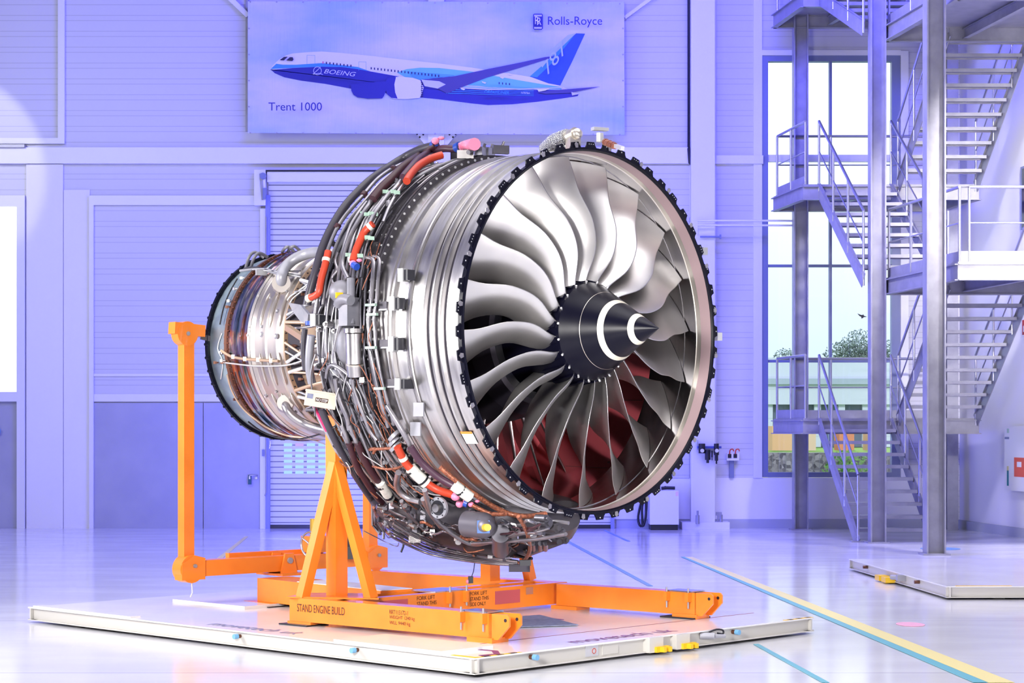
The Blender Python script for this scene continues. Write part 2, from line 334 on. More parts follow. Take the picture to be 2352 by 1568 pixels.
# bright glazing above door 4
fr = MB()
for a in ((-60, 0, 42, 60, 450, 1217),): pass
fr.bx(wx(42), wx(60), WY-.12, WY, 0, wz(475)); fr.bx(-11.5, wx(60), WY-.12, WY, wz(475), wz(450)); fr.bx(-11.5, wx(42), WY-.12, WY, wz(922), wz(900))
fo = st(fr.build('window_2', M['white']))
MB().bx(-11.5, wx(42), WY-.03, WY-.005, wz(900), wz(475)).build('pane', mat('glowing_opal_glazing', (.95, .97, 1), .3, emit=.75), fo)  # pane glows by emission in place of light from behind

# roller shutter
sh = st(MB().bx(wx(618), wx(1404), WY-.06, WY, .06, wz(420)).build('door_5', M['slat']))
MB().bx(wx(616), wx(1404), WY-.16, WY, wz(420), wz(397)).build('shutter_roll', M['white'], sh)
MB().bx(wx(612), wx(1412), WY-.18, WY, wz(397), wz(393)).build('head_trim', M['dark'], sh)
MB().bx(wx(618), wx(1404), WY-.07, WY, 0, .07).build('bottom_seal', M['dark'], sh)
b = MB(); b.bx(wx(612), wx(622), WY-.14, WY, 0, wz(450)); b.bx(wx(1402), wx(1410), WY-.14, WY, 0, wz(450)); b.build('guide_rail', mat('blue_grey_rail', (.25, .28, .55), .35), sh)
MB().bx(wx(599), wx(612), WY-.1, WY, 0, wz(480)).build('side_post', M['white'], sh)
g = MB(); g.bx(wx(587), wx(613), WY-.2, WY, wz(474), wz(393)); g.prism([(wx(599), WY-.215, wz(402)), (wx(606), WY-.215, wz(400)), (wx(608), WY-.215, wz(462)), (wx(604), WY-.215, wz(462))], (0, .015, 0), 1)
g.cyl((wx(608), WY-.26, wz(408)), (wx(608), WY-.2, wz(408)), .06, 12, 2); g.box((wx(611), WY-.23, wz(448)), (.06, .06, .2), None, 2)
g.build('drive_bracket', [M['white'], M['galv'], M['win']], sh)
litm = mat('daylight_slot', (.42, .70, .72), .3, emit=.42)  # emission stands in for light coming through the shutter slots
litp = mat('pink_daylight_slot', (.62, .42, .66), .3, emit=.3)
for i in range(6):
    for j in range(16):
        px = 653+26.3*j; py = 1017.5+12.6*i
        if px > 1090: break
        MB().bx(wx(px), wx(px+19), WY-.066, WY-.06, wz(py+7), wz(py)).build('light_slot', litp if (i == 0 and j in (1,)) else litm, sh)
b = MB(); b.bx(wx(604), wx(609), WY-.14, WY-.1, wz(1047), wz(1032))
tagt(b.build('switch_box', M['win']), 'small grey switch on the white post beside the roller shutter', 'switch')
b = MB(); b.tube([(wx(614), WY-.15, wz(500)), (wx(614), WY-.15, wz(1130)), (wx(611), WY-.15, wz(1138))], .012, 6)
tagt(b.build('conduit', M['galv']), 'thin metal conduit running down beside the roller shutter', 'pipe')

# right bay behind the engine: white gate panel
d = st(MB().bx(wx(1415), wx(1583), WY-.035, WY, wz(1097), wz(381)).build('door_6', M['panel']))
st(MB().bx(wx(1408), wx(1599), WY-.05, WY-.02, .17, wz(1099)).build('door_7', M['white']))
trim(1583, 1600, 380, 500, .06)
# conduits and cables on the column
b = MB(); b.tube([(wx(1582), WY-.06, wz(-40)), (wx(1582), WY-.06, wz(338)), (wx(1581), WY-.12, wz(345)), (wx(1583), WY-.12, wz(375)), (wx(1597), WY-.12, wz(392))], .03, 8)
tagt(b.build('black_cable', M['dark']), 'black cable looping down past the white girder left of the column', 'cable')
b = MB(); b.tube([(wx(1597), WY-.4, wz(545)), (wx(1597), WY-.4, wz(512)), (wx(1752), WY-.4, wz(512)), (wx(1815), WY-.4, wz(512.5))], .018, 8)
tagt(b.build('air_pipe', M['white']), 'upper of two thin wall pipes running from the column to the window', 'pipe', 'thin pipes across the window')
b = MB(); b.tube([(wx(1597), WY-.4, wz(522)), (wx(1815), WY-.4, wz(523))], .018, 8)
tagt(b.build('air_pipe', M['white']), 'lower of two thin wall pipes running from the column to the window', 'pipe', 'thin pipes across the window')
b = MB(); b.bx(wx(1604), wx(1648), WY-.36, WY-.32, wz(550), wz(546)); b.box((wx(1650), WY-.34, wz(548)), (.03, .05, .08))
tagt(b.build('blue_bracket', M['win']), 'small horizontal blue grey bracket on the white column', 'bracket')

# tall window: frame, mullions, panes
wo = st(MB().bx(wx(1750), wx(1764), WY-.02, WY+.14, wz(1095), wz(128)).build('window_1', M['win']))
b = MB(); b.bx(wx(2048), wx(2067), WY-.02, WY+.14, wz(1095), wz(128)); b.build('frame_side', M['win'], wo)
b = MB(); b.bx(wx(1764), wx(2048), WY-.02, WY+.14, wz(141), wz(128)); b.build('frame_head', M['win'], wo)
b = MB(); b.bx(wx(1764), wx(2048), WY-.02, WY+.14, wz(1096), wz(1084)); b.build('frame_sill', M['win'], wo)
b = MB(); b.bx(wx(1905), wx(1911), WY+.0, WY+.12, wz(1084), wz(141)); b.build('mullion', M['win'], wo)
for y_ in (363, 610, 829):
    b = MB(); hh = 8 if y_ == 363 else 3; b.bx(wx(1764), wx(2048), WY+.01, WY+.1, wz(y_+hh), wz(y_-hh)); b.build('transom', M['white'] if y_ == 363 else M['win'], wo)
MB().bx(wx(1764), wx(2048), WY+.05, WY+.058, wz(1084), wz(141)).build('pane', M['glass'], wo)
# bird silhouettes stuck on the glass
def bird(px, py, s_, label):
    P = [(-22, -12), (-8, -6), (2, -4), (6, -8), (9, -1), (24, 4), (8, 6), (4, 10), (-4, 12), (-3, 5), (-12, 0)]
    o = MB().prism([(wx(px+x*s_), WY+.047, wz(py+y*s_)) for x, y in P], (0, .002, 0)).build('bird_sticker', M['dark'])
    return tagt(o, label, 'sticker', None)
bird(1981, 725, .5, 'black bird silhouette sticker on the window pane above the tree')
bird(1848, 259, .18, 'tiny black bird sticker high on the window beside the far column')

# outside
st(MB().bx(-20, 60, WY+.35, 40, -.05, .3).build('pavement_outside', M['white2']))
lawn = mat('lawn_green', (.16, .36, .06), .9); noisy(lawn, (.13, .30, .05), (.28, .46, .10), 3)
o = MB().add([(-5, 40.8, 1.12), (45, 40.8, 1.12), (60, 85, 1.15), (-5, 85, 1.15)], [(0, 1, 2, 3)]).build('lawn', lawn); o['kind'] = 'stuff'; o['label'] = 'strip of green lawn outside beyond the stone wall'; o['category'] = 'grass'
stone = mat('gabion_stone', (.3, .3, .3), .9); n, l, b_ = nt(stone); vo = n.new('ShaderNodeTexVoronoi'); vo.inputs['Scale'].default_value = 13
r = n.new('ShaderNodeValToRGB'); r.color_ramp.elements[0].color = (.05, .045, .06, 1); r.color_ramp.elements[1].color = (.62, .58, .56, 1); tc = n.new('ShaderNodeTexCoord')
l.new(tc.outputs['Object'], vo.inputs[0]); l.new(vo.outputs['Color'], r.inputs[0]); l.new(r.outputs[0], b_.inputs['Base Color'])
ga = MB().bx(4, 9.5, 40, 40.7, .3, 1.32).build('gabion_wall', stone); tagt(ga, 'low stone filled gabion wall seen through the bottom of the window', 'wall')
b = MB()
for i in range(40): b.beam((4+i*.14, 39.98, .3), (4+i*.14, 39.98, 1.34), .008, .008)
b.beam((4, 39.98, .82), (9.5, 39.98, .82), .01, .01); b.beam((4, 39.98, 1.33), (9.5, 39.98, 1.33), .01, .01); b.build('wire_mesh', M['galv'], ga)
def leafball(c, rad, n_, size, m_, name, parent=None, sc=(1, 1, 1)):
    mb = MB()
    for i in range(n_):
        q = Vector((random.gauss(0, 1), random.gauss(0, 1), random.gauss(0, 1))).normalized()*(random.random()**.4)*rad
        q = Vector((q.x*sc[0], q.y*sc[1], q.z*sc[2]))+Vector(c)
        u_ = Vector((random.gauss(0, 1), random.gauss(0, 1), random.gauss(0, 1))).normalized()*size; v_ = u_.orthogonal().normalized()*size*.55
        mb.add([q-u_, q+v_, q+u_, q-v_], [(0, 1, 2, 3)])
    return mb.build(name, m_, parent)
leafg = noisy(mat('bush_leaves', (.15, .4, .08), .7), (.08, .28, .05), (.35, .6, .15), 5)
leafd = noisy(mat('tree_leaves', (.12, .22, .12), .8), (.06, .11, .09), (.15, .22, .17), 1.5)
bu = emp('leafy_bush', (6.9, 39.6, .3), 'bright green bush in front of the stone wall outside', 'bush')
leafball((6.9, 39.5, .85), .55, 900, .05, leafg, 'foliage', bu, (1, .6, 1)); MB().cyl((6.9, 39.5, .3), (6.9, 39.5, .8), .03, 6).build('stem', M['brown'], bu)
trr = emp('broad_tree', (14.6, 82, 1.1), 'large round tree rising behind the pale building outside', 'tree')
for c, r_ in (((14.1, 82, 4.6), 1.0), ((14.9, 82, 5.0), 1.1), ((15.7, 82, 4.7), 1.0), ((14.6, 82, 4.1), 1.3), ((15.4, 82, 4.2), 1.2)):
    leafball(c, r_, 2200, .055, leafd, 'foliage', trr)
MB().cyl((14.6, 82, 1.16), (14.6, 82, 4.5), .2, 8).build('trunk', M['brown'], trr)
tr2 = emp('small_tree', (11.9, 84, 1.1), 'small tree top above the pale building at the left of the window', 'tree')
leafball((11.9, 84, 4.75), .62, 900, .05, leafd, 'foliage', tr2); MB().cyl((11.9, 84, 1.16), (11.9, 84, 4.6), .09, 6).build('trunk', M['brown'], tr2)
bl = emp('pale_building', (13, 72, 1.1), 'pale flat roofed building with grey window bands outside', 'building')
pal = grooved('pale_cladding', (.56, .60, .76), 1.1, (0, .4), .88, .05)
MB().bx(4, 30, 72, 78, 2.75, 4.5).build('upper_wall', pal, bl); MB().bx(4, 30, 72.3, 78, 1.16, 2.75).build('lower_wall', mat('bluish_glazing', (.12, .15, .24), .3), bl)
MB().bx(4, 30, 71.9, 72.05, 3.5, 3.72).build('window_band', mat('grey_glass_band', (.36, .42, .55), .3), bl)
for i in range(9): MB().bx(9.5+i*.9, 9.75+i*.9, 72.1, 72.35, 1.16, 2.75).build('pillar', pal, bl)
for px, wd, c in ((1800, 52, (.72, .42, .26)), (1862, 24, (.70, .5, .4)), (1945, 34, (.66, .24, .14)), (2010, 30, (.72, .5, .3))):
    Y_ = 60; a_ = at(px-wd/2, 1035, Y_); q = at(px+wd/2, 978, Y_)
    tagt(MB().bx(a_.x, q.x, Y_, Y_+1, 1.16, q.z).build('shipping_crate', mat('crate_wood', c, .8)), {1800: 'wide tan crate outside at the left of the window', 1862: 'pale narrow crate outside seen beside the far column', 1945: 'red brown crate outside behind the stairs', 2010: 'tan crate outside at the right of the window'}[px], 'crate', 'crates on the lawn outside')


# ------------------------------------------------------------------ steel staircase
SK = .155
def sx(x, Y): return x+SK*(32.9-Y)                 # the stair leans a little off square, as its wall does
def sp(x, Y, z): return Vector((sx(x, Y), Y, z))
ST = emp('steel_staircase', (6.6, 31, 0), 'tall galvanised steel staircase zigzagging beside the window', 'staircase')
CY = {'rear': 34.75, 'mid': 30.7, 'front': 27.8}
for nm, px, Y, z1, wd in (('rear', 1838, 34.75, 11.9, .27), ('mid', 2014.5, 30.7, 11.9, .26), ('front', 2146, 27.8, 11.9, .29)):
    X = (px-CX)*Y/F
    MB().hbeam((X, Y, .02), (X, Y, z1), wd, wd*.95, .022, .016, up=(1, 0, 0)).build('column', M['galv'], ST)
    MB().box((X, Y, .012), (wd*1.35, wd*1.3, .024)).build('base_plate', M['galv'], ST)
X = 7.93; MB().hbeam((X, 34.8, 0), (X, 34.8, 11.9), .2, .2, .02, .015, up=(0, 1, 0)).build('column', M['galv'], ST)
LZ = (2.0, 6.0, 9.3); PZ = (4.22, 8.25)
xa, xb, xc, xd = 5.2, 6.5, 6.62, 7.95
def landing(x0, x1, Y0, Y1, z, joists=True):
    c = [sp(x0, Y0, z), sp(x1, Y0, z), sp(x1, Y1, z), sp(x0, Y1, z)]
    MB().prism([p-Vector((0, 0, .035)) for p in c], (0, 0, .035)).build('landing_plate', M['galv'], ST)
    for i in range(4):
        a_, b_ = c[i]-Vector((0, 0, .15)), c[(i+1) % 4]-Vector((0, 0, .15))
        MB().hbeam(a_, b_, .1, .24, .016, .012).build('landing_beam', M['galv'], ST)
    if joists:
        n_ = max(1, int((x1-x0)/1.3))
        for i in range(1, n_+1):
            xx = x0+(x1-x0)*i/(n_+1); MB().hbeam(sp(xx, Y0, z-.14), sp(xx, Y1, z-.14), .08, .16, .012, .01).build('joist', M['galv'], ST)
def kick(x0, Y0, x1, Y1, z): MB().beam(sp(x0, Y0, z+.08), sp(x1, Y1, z+.08), .012, .15).build('kick_plate', M['galv'], ST)
for z in LZ: landing(5.0, xd+.05, 33.0, 34.75, z)
for z in PZ: landing(5.62, rwx(27.8)-.9 if False else 8.15, 27.75, 30.75, z)
def rail(pts, posts=True, h=1.08, every=1, end='none'):
    """handrail, knee rail and posts along points on the walking line"""
    P = [Vector(p) for p in pts]
    MB().tube([p+Vector((0, 0, h)) for p in P], .024, 8).build('handrail', M['rail'], ST)
    MB().tube([p+Vector((0, 0, h*.52)) for p in P], .013, 6).build('knee_rail', M['rail'], ST)
    for i in range(len(P)-1):
        L = (P[i+1]-P[i]).length; n_ = max(1, round(L/1.0))
        for k_ in range(n_+(1 if i == len(P)-2 else 0)):
            q = P[i]+(P[i+1]-P[i])*(k_/n_); MB().cyl(q-Vector((0, 0, .12)), q+Vector((0, 0, h-.01)), .021, 8).build('rail_post', M['rail'], ST)
def flight(x0, x1, Ya, za, Yb, zb, rails=(1, 1)):
    """straight flight from (Ya, za) up to (Yb, zb)"""
    n_ = max(4, round(abs(zb-za)/.2)); 
    for x in (x0, x1):
        MB().beam(sp(x, Ya, za-.04), sp(x, Yb, zb-.1), .012, .26).build('stringer', M['galv'], ST)
        MB().beam(sp(x, Ya, za+.07), sp(x, Yb, zb+.01), .06, .012).build('stringer_flange', M['galv'], ST)
    for i in range(1, n_):
        u = i/n_; Y = Ya+(Yb-Ya)*u; z = za+(zb-za)*u
        t_ = MB(); c_ = sp((x0+x1)/2, Y, z); t_.box(c_, (x1-x0-.02, .25, .03)); t_.box(c_+Vector((0, -.12, -.012)), (x1-x0-.02, .012, .055)); t_.box(c_+Vector((0, .12, -.012)), (x1-x0-.02, .012, .055))
        t_.build('tread', M['galv'], ST)
    for x, f in ((x0, rails[0]), (x1, rails[1])):
        if f:
            a_, b_ = sp(x, Ya, za), sp(x, Yb, zb); rail([a_, b_])
flight(xa+.07, xb, 31.0, .0, 33.0, LZ[0])
flight(xc, xd, 33.0, LZ[0], 30.75, PZ[0])
flight(xa+.07, xb, 30.75, PZ[0], 33.0, LZ[1])
flight(xc, xd, 33.0, LZ[1], 30.75, PZ[1])
flight(xa+.07, xb, 30.75, PZ[1], 33.0, LZ[2])
for z in LZ[:2]:
    rail([sp(5.05, 33.05, z), sp(5.05, 34.7, z), sp(xd, 34.7, z)]); kick(5.05, 33.05, 5.05, 34.7, z); kick(5.05, 34.7, xd, 34.7, z)
rail([sp(5.05, 33.05, LZ[2]), sp(5.05, 34.7, LZ[2]), sp(xd, 34.7, LZ[2])])
for z in PZ:
    rail([sp(5.66, 30.7, z), sp(5.66, 27.8, z)]); rail([sp(6.0-.2, 27.8, z)+Vector((.0, 0, 0)), sp(8.1, 27.8, z)])
    kick(5.66, 30.7, 5.66, 27.8, z); kick(5.66, 27.8, 8.1, 27.8, z)
for z in (2.0, 6.0): MB().box(sp(5.3, 33.1, z-.15), (.14, .05, .2)).build('bolted_bracket', M['galv'], ST)
MB().box((sx(5.27, 31.0), 31.0, .01), (.24, .2, .02)).build('base_plate', M['galv'], ST)

# things on the right wall
def rw(px, py, off=.05):
    """point on the right wall seen at a pixel"""
    k_ = (px-CX)/F; Y = (8.16-off+sl*WY)/(k_+sl); return at(px, py, Y)
def rwbox(px0, px1, py0, py1, d, name, m_, parent=None):
    a_, b_ = rw(px0, py0), rw(px1, py0); z1_, z0_ = a_.z, rw(px0, py1).z
    nrm = Vector((-1, -sl, 0)).normalized(); base = Vector((rwx(a_.y), a_.y, z0_)); far = Vector((rwx(b_.y), b_.y, z0_))
    return MB().prism([base-nrm*.002, far-nrm*.002, far+nrm*d, base+nrm*d], (0, 0, z1_-z0_)).build(name, m_, parent)
fa = rwbox(2316, 2390, 978, 1125, .12, 'first_aid_cabinet', M['white']); tagt(fa, 'tall white first aid cabinet on the right wall', 'cabinet')
rwbox(2322, 2327, 984, 994, .124, 'green_symbol', M['green'], fa); rwbox(2317, 2327, 1003, 1008, .124, 'small_print', M['win'], fa)
rwbox(2322, 2326, 1080, 1115, .124, 'teal_label', mat('teal_print', (.01, .2, .25), .5), fa); rwbox(2322, 2326, 1070, 1080, .124, 'yellow_label', mat('pale_yellow_print', (.7, .65, .3), .5), fa)
po = rwbox(2339, 2390, 1050, 1094, .126, 'red_poster', mat('red_print', (.75, .10, .05), .5), fa); rwbox(2346, 2356, 1060, 1072, .13, 'white_cross', M['white'], fa)
fs = rwbox(2342, 2380, 732, 772, .02, 'fire_safety_sign', M['white']); tagt(fs, 'square red fire safety sign with white border on the right wall', 'sign')
rwbox(2344, 2378, 735, 769, .024, 'red_field', mat('sign_red', (.45, .01, .03), .5), fs)
MB().tube([rw(2352, y_, .09)+Vector((0, 0, 0)) for y_ in (762, 750)]+[rw(2356, 744, .09), rw(2362, 745, .09)], .015, 6).build('hose_symbol', M['white'], fs)
st(rwbox(2341, 2420, 384, 528, .03, 'window_3', M['win'])); 
p_ = rwbox(2345, 2416, 388, 522, .036, 'window_3_glass', mat('dark_glass', (.02, .02, .06), .1)); p_['kind'] = 'structure'; p_.name = 'window_4'

# cabinet, hoses, air regulators, sockets near the column
cb = emp('compressor_cabinet', (wx(1520), WY-.4, 0), 'white metal cabinet on a dark plinth against the back wall', 'cabinet')
MB().bx(wx(1487), wx(1552), WY-.65, WY-.1, .1, wz(1124)).build('body', M['white'], cb)
MB().bx(wx(1489), wx(1550), WY-.63, WY-.12, 0, .1).build('plinth', M['dark'], cb)
MB().bx(wx(1545), wx(1551), WY-.655, WY-.65, wz(1136), wz(1126)).build('label', M['pinkw'], cb)
b = MB(); b.tube([(wx(1515), WY-.4, wz(1124)+.035), (wx(1528), WY-.4, wz(1118.5)), (wx(1546), WY-.4, wz(1119))], .03, 8); b.sphere((wx(1524), WY-.4, wz(1118)), .03)
tagt(b.build('torch_handle', M['dark']), 'black hand torch lying on top of the white cabinet', 'tool')
for i, (o1, lab) in enumerate(((0, 'outer black hose loop hanging beside the white cabinet'), (7, 'inner black hose loop hanging beside the white cabinet'))):
    c_ = 1472+i*2
    b = MB(); b.tube([(wx(c_+8), WY-.3-.05*i, wz(1120)), (wx(c_-4+o1*.3), WY-.3-.05*i, wz(1160)), (wx(c_-9+o1), WY-.32-.05*i, wz(1190)), (wx(c_-3+o1*.3), WY-.34-.05*i, wz(1206)), (wx(c_+7-o1*.4), WY-.34-.05*i, wz(1192)), (wx(c_+9-o1*.2), WY-.32-.05*i, wz(1160)), (wx(c_+8), WY-.3-.05*i, wz(1125))], .022, 8, sub=4)
    tagt(b.build('black_hose', M['dark']), lab, 'hose', 'hoses beside the cabinet')
ar = emp('air_regulator_set', (wx(1620), WY-.35, 1.4), 'blue air pressure regulators with gauges mounted on the white column', 'regulator')
b = MB(); b.bx(wx(1597), wx(1652), WY-.38, WY-.32, wz(1029), wz(1024)); b.build('mounting_rail', mat('blue_steel', (.05, .08, .4), .4), ar)
for px, y0_, y1_, rr_ in ((1607, 1018, 1040, .06), (1640, 1018, 1044, .045)):
    MB().cyl((wx(px), WY-.42, wz(y1_)), (wx(px), WY-.42, wz(y0_)), rr_, 12).build('regulator_body', M['dark'], ar)
    MB().cyl((wx(px), WY-.5, wz(1034)), (wx(px), WY-.46, wz(1034)), .035, 12).build('gauge', M['box'], ar)
for px, y0_, y1_, rr_ in ((1620, 1032, 1055, .05), (1640, 1044, 1057, .03), (1630, 1034, 1049, .015)):
    b = MB(); b.cyl((wx(px), WY-.42, wz(y1_)), (wx(px), WY-.42, wz(y0_)), rr_, 12); b.cyl((wx(px), WY-.42, wz(y1_+7)), (wx(px), WY-.42, wz(y1_)), rr_*.5, 8); b.build('filter_bowl', M['dark'], ar)
MB().tube([(wx(1597), WY-.35, wz(1010)), (wx(1597), WY-.35, wz(1034)), (wx(1606), WY-.38, wz(1034))], .015, 6).build('air_tube', M['rail'], ar)
so = emp('socket_post', (wx(1681), WY-.1, 0), 'grey post carrying two socket boxes with red plugs beside the window', 'socket post')
MB().bx(wx(1675), wx(1685), WY-.06, WY, wz(1097), wz(1056)).build('post', M['win'], so)
MB().bx(wx(1668), wx(1696), WY-.12, WY, wz(1057), wz(1040)).build('box', M['white'], so)
for px in (1674, 1687):
    MB().bx(wx(px-4), wx(px+4), WY-.135, WY-.12, wz(1051), wz(1042)).build('socket', M['dark'], so)
    MB().tube([(wx(px), WY-.14, wz(1042)), (wx(px+1), WY-.15, wz(1033)), (wx(px+7), WY-.15, wz(1031)), (wx(px+9), WY-.15, wz(1036))], .012, 6, sub=3).build('red_cable', mat('red_cable', (.6, .05, .04), .5), so)
b = MB(); b.box((wx(1647), WY-.3, wz(1178)), (.1, .1, .06)); b.cyl((wx(1652), WY-.3, wz(1206)), (wx(1652), WY-.3, wz(1180)), .03, 10); b.cyl((wx(1645), WY-.3, wz(1206)), (wx(1645), WY-.3, wz(1180)), .012, 8)
tagt(b.build('floor_valve', M['galv']), 'small grey valve standing at the right of the column foot', 'valve')
b = MB(); b.cyl((wx(1597), WY-.44, .1), (wx(1597), WY-.44, .26), .035, 10); b.cyl((wx(1597), WY-.44, .26), (wx(1597), WY-.44, .34), .018, 8)
tagt(b.build('anchor_bolt', M['galv']), 'stubby anchor bolt on the column foot at its left', 'bolt')

# ------------------------------------------------------------------ banner
BY = WY-.33
def bp(x, y, d=0.): p = at(560+x/2.673, y/2.673, BY); return (p.x, BY-d, p.z)
bn = emp('printed_banner', (bp(1180, 820)[0], BY, bp(0, 820)[2]), 'large printed banner of a blue and white airliner', 'banner')
skyp = mat('banner_print_sky', (.5, .5, .8), .5); n, l, b_ = nt(skyp); tc = n.new('ShaderNodeTexCoord'); mp = n.new('ShaderNodeMapping'); mp.inputs['Scale'].default_value = (.35, 1, .8)
no = n.new('ShaderNodeTexNoise'); no.inputs['Scale'].default_value = 1.1; no.inputs['Detail'].default_value = 5; r = n.new('ShaderNodeValToRGB')
r.color_ramp.elements[0].position = .36; r.color_ramp.elements[0].color = (.72, .68, .80, 1); r.color_ramp.elements[1].position = .62; r.color_ramp.elements[1].color = (.36, .50, .80, 1)
l.new(tc.outputs['Object'], mp.inputs[0]); l.new(mp.outputs[0], no.inputs[0]); l.new(no.outputs[0], r.inputs[0]); l.new(r.outputs[0], b_.inputs['Base Color'])
wv = n.new('ShaderNodeTexNoise'); wv.inputs['Scale'].default_value = 1; mp2 = n.new('ShaderNodeMapping'); mp2.inputs['Scale'].default_value = (9, 1, .6); bmp = n.new('ShaderNodeBump'); bmp.inputs['Distance'].default_value = .05; bmp.inputs['Strength'].default_value = .5
l.new(tc.outputs['Object'], mp2.inputs[0]); l.new(mp2.outputs[0], wv.inputs[0]); l.new(wv.outputs[0], bmp.inputs['Height']); l.new(bmp.outputs[0], b_.inputs['Normal'])
cloth = MB(); q = [bp(25, 8), bp(2335, 12), bp(2338, 828), bp(25, 815)]
cloth.prism([q[0], q[1], q[2], q[3]], (0, .012, 0)); cloth.build('cloth', skyp, bn)
b = MB()
for i in range(15):
    for y_ in (12, 815): b.cyl(bp(40+i*162, y_+i*.8, .004), bp(40+i*162, y_+i*.8, 0), .016, 8)
for i in range(1, 5):
    for x_ in (32, 2328): b.cyl(bp(x_, 15+i*160, .004), bp(x_, 15+i*160, 0), .016, 8)
b.build('eyelets', M['galv'], bn)
PC = {'white': (.80, .76, .86), 'navy': (.018, .02, .24), 'mid': (.05, .30, .78), 'sky': (.16, .55, .86), 'tail': (.02, .09, .72), 'wing': (.06, .05, .19), 'dark': (.01, .01, .05), 'pale': (.62, .62, .84), 'edge': (.45, .55, .85), 'red': (.6, .1, .2)}
keys = list(PC); pm = [mat('print_'+k_, PC[k_], .5) for k_ in keys]; art = MB(); lay = [0]
def pr(c, pts):
    lay[0] += 1; d = .002+.0011*lay[0]; art.add([bp(x, y, d) for x, y in pts], [tuple(range(len(pts)))], keys.index(c))
belly = [(2055, 580), (2050, 590), (1950, 605), (1800, 625), (1650, 640), (1500, 645), (1400, 635), (1200, 610), (1000, 590), (850, 570), (660, 545), (500, 515), (350, 495), (250, 475), (190, 450), (165, 426)]
pr('edge', [(1720, 450), (1800, 380), (1990, 215), (2035, 205), (1900, 350), (1760, 480)])
pr('white', [(165, 422), (175, 405), (200, 380), (225, 358), (260, 340), (300, 328), (400, 320), (480, 316), (600, 325), (800, 345), (1000, 368), (1200, 390), (1400, 415), (1550, 440), (1700, 462), (1800, 480), (1900, 515), (1960, 535), (2055, 575)]+belly[1:])
pr('tail', [(1755, 470), (1870, 370), (2010, 232), (2040, 205), (2095, 207), (2020, 370), (1943, 525), (1870, 512)])
pr('mid', [(1755, 470), (1870, 370), (2010, 232), (2030, 215), (1900, 380), (1800, 475)])
pr('sky', [(940, 445), (1000, 425), (1080, 416), (1200, 418), (1400, 440), (1560, 470), (1700, 495), (1850, 520), (1950, 535), (1950, 550), (1700, 545), (1500, 535), (1200, 500), (1000, 480)])
pr('mid', [(165, 424), (200, 392), (240, 398), (320, 398), (480, 388), (600, 400), (700, 412), (780, 440), (700, 428), (480, 410), (300, 417)])
pr('navy', [(165, 430), (300, 418), (480, 410), (600, 412), (700, 425), (850, 452), (950, 470), (1090, 492), (1250, 525), (1400, 545), (1600, 548), (1800, 552), (1960, 552), (2010, 562)]+belly)
for i in range(6): pr('mid', [(1000+i*10, 440+i*9), (1290, 462+i*9), (1290, 465+i*9), (1000+i*10, 443+i*9)])
for i in range(7): pr('sky' if i < 3 else 'mid', [(1330-i*14, 505+i*11), (1780, 540+i*8), (1780, 542+i*8), (1325-i*14, 509+i*11)])
pr('pale', [(1330, 538), (1500, 548), (1700, 545), (1960, 536), (1960, 542), (1700, 551), (1500, 554), (1330, 543)])
pr('wing', [(1090, 490), (1300, 468), (1500, 425), (1700, 385), (1850, 352), (1916, 345), (1870, 362), (1750, 400), (1600, 445), (1500, 475), (1420, 505), (1330, 540), (1250, 575), (1190, 545), (1110, 530)])
pr('pale', [(1090, 490), (1110, 530), (1190, 545), (1240, 520), (1200, 500)])
for x_, y_ in ((1330, 540), (1460, 500), (1570, 470), (1620, 450)): pr('white', [(x_, y_), (x_+30, y_+8), (x_+20, y_+16), (x_+4, y_+8)])
pr('wing', [(1800, 568), (1950, 552), (2190, 533), (2100, 552), (2000, 572), (1850, 578)]); pr('white', [(1800, 548), (1880, 545), (1850, 558), (1810, 565)])
pr('pale', [(2010, 565), (2055, 580), (2015, 588)])
pr('navy', [(655, 520), (662, 560), (675, 585), (700, 600), (760, 608), (850, 606), (862, 590), (880, 540), (870, 500)])
pr('white', [(900, 478), (960, 472), (1040, 480), (1085, 495), (1105, 540), (1095, 575), (1080, 603), (1000, 610), (930, 608), (900, 600), (880, 560)])
pr('navy', [(872, 500), (880, 482), (905, 474), (935, 476), (925, 520), (930, 570), (945, 607), (905, 602), (880, 580), (870, 540)])
for i in range(8): pr('dark', [(1088+i % 2*3, 505+i*12), (1104, 511+i*12), (1090, 516+i*12)])
pr('dark', [(222, 372), (248, 352), (272, 351), (256, 366), (248, 374)]); pr('dark', [(262, 374), (284, 354), (302, 354), (307, 368), (300, 378)])
for i in range(9): pr('red' if i == 0 else 'dark', [(484+i*21.5, 380+i*2.6), (491+i*21.5, 380+i*2.6), (491+i*21.5, 394+i*2.6), (484+i*21.5, 394+i*2.6)])
for i in range(21): pr('dark', [(780+i*20.7, 416+i*2.4), (787+i*20.7, 416+i*2.4), (787+i*20.7, 430+i*2.4), (780+i*20.7, 430+i*2.4)])
for i in range(4): pr('dark', [(1565+i*21, 509+i*2), (1571+i*21, 509+i*2), (1571+i*21, 522+i*2), (1565+i*21, 522+i*2)])
def outline(x0, y0, x1, y1, t_=1.6):
    pr('mid', [(x0, y0), (x1, y0+2), (x1, y0+2+t_), (x0, y0+t_)]); pr('mid', [(x0, y0), (x0+t_, y0), (x0+t_, y1), (x0, y1)]); pr('mid', [(x1-t_, y0), (x1, y0), (x1, y1), (x1-t_, y1)])
outline(390, 344, 440, 412); outline(708, 384, 753, 440)
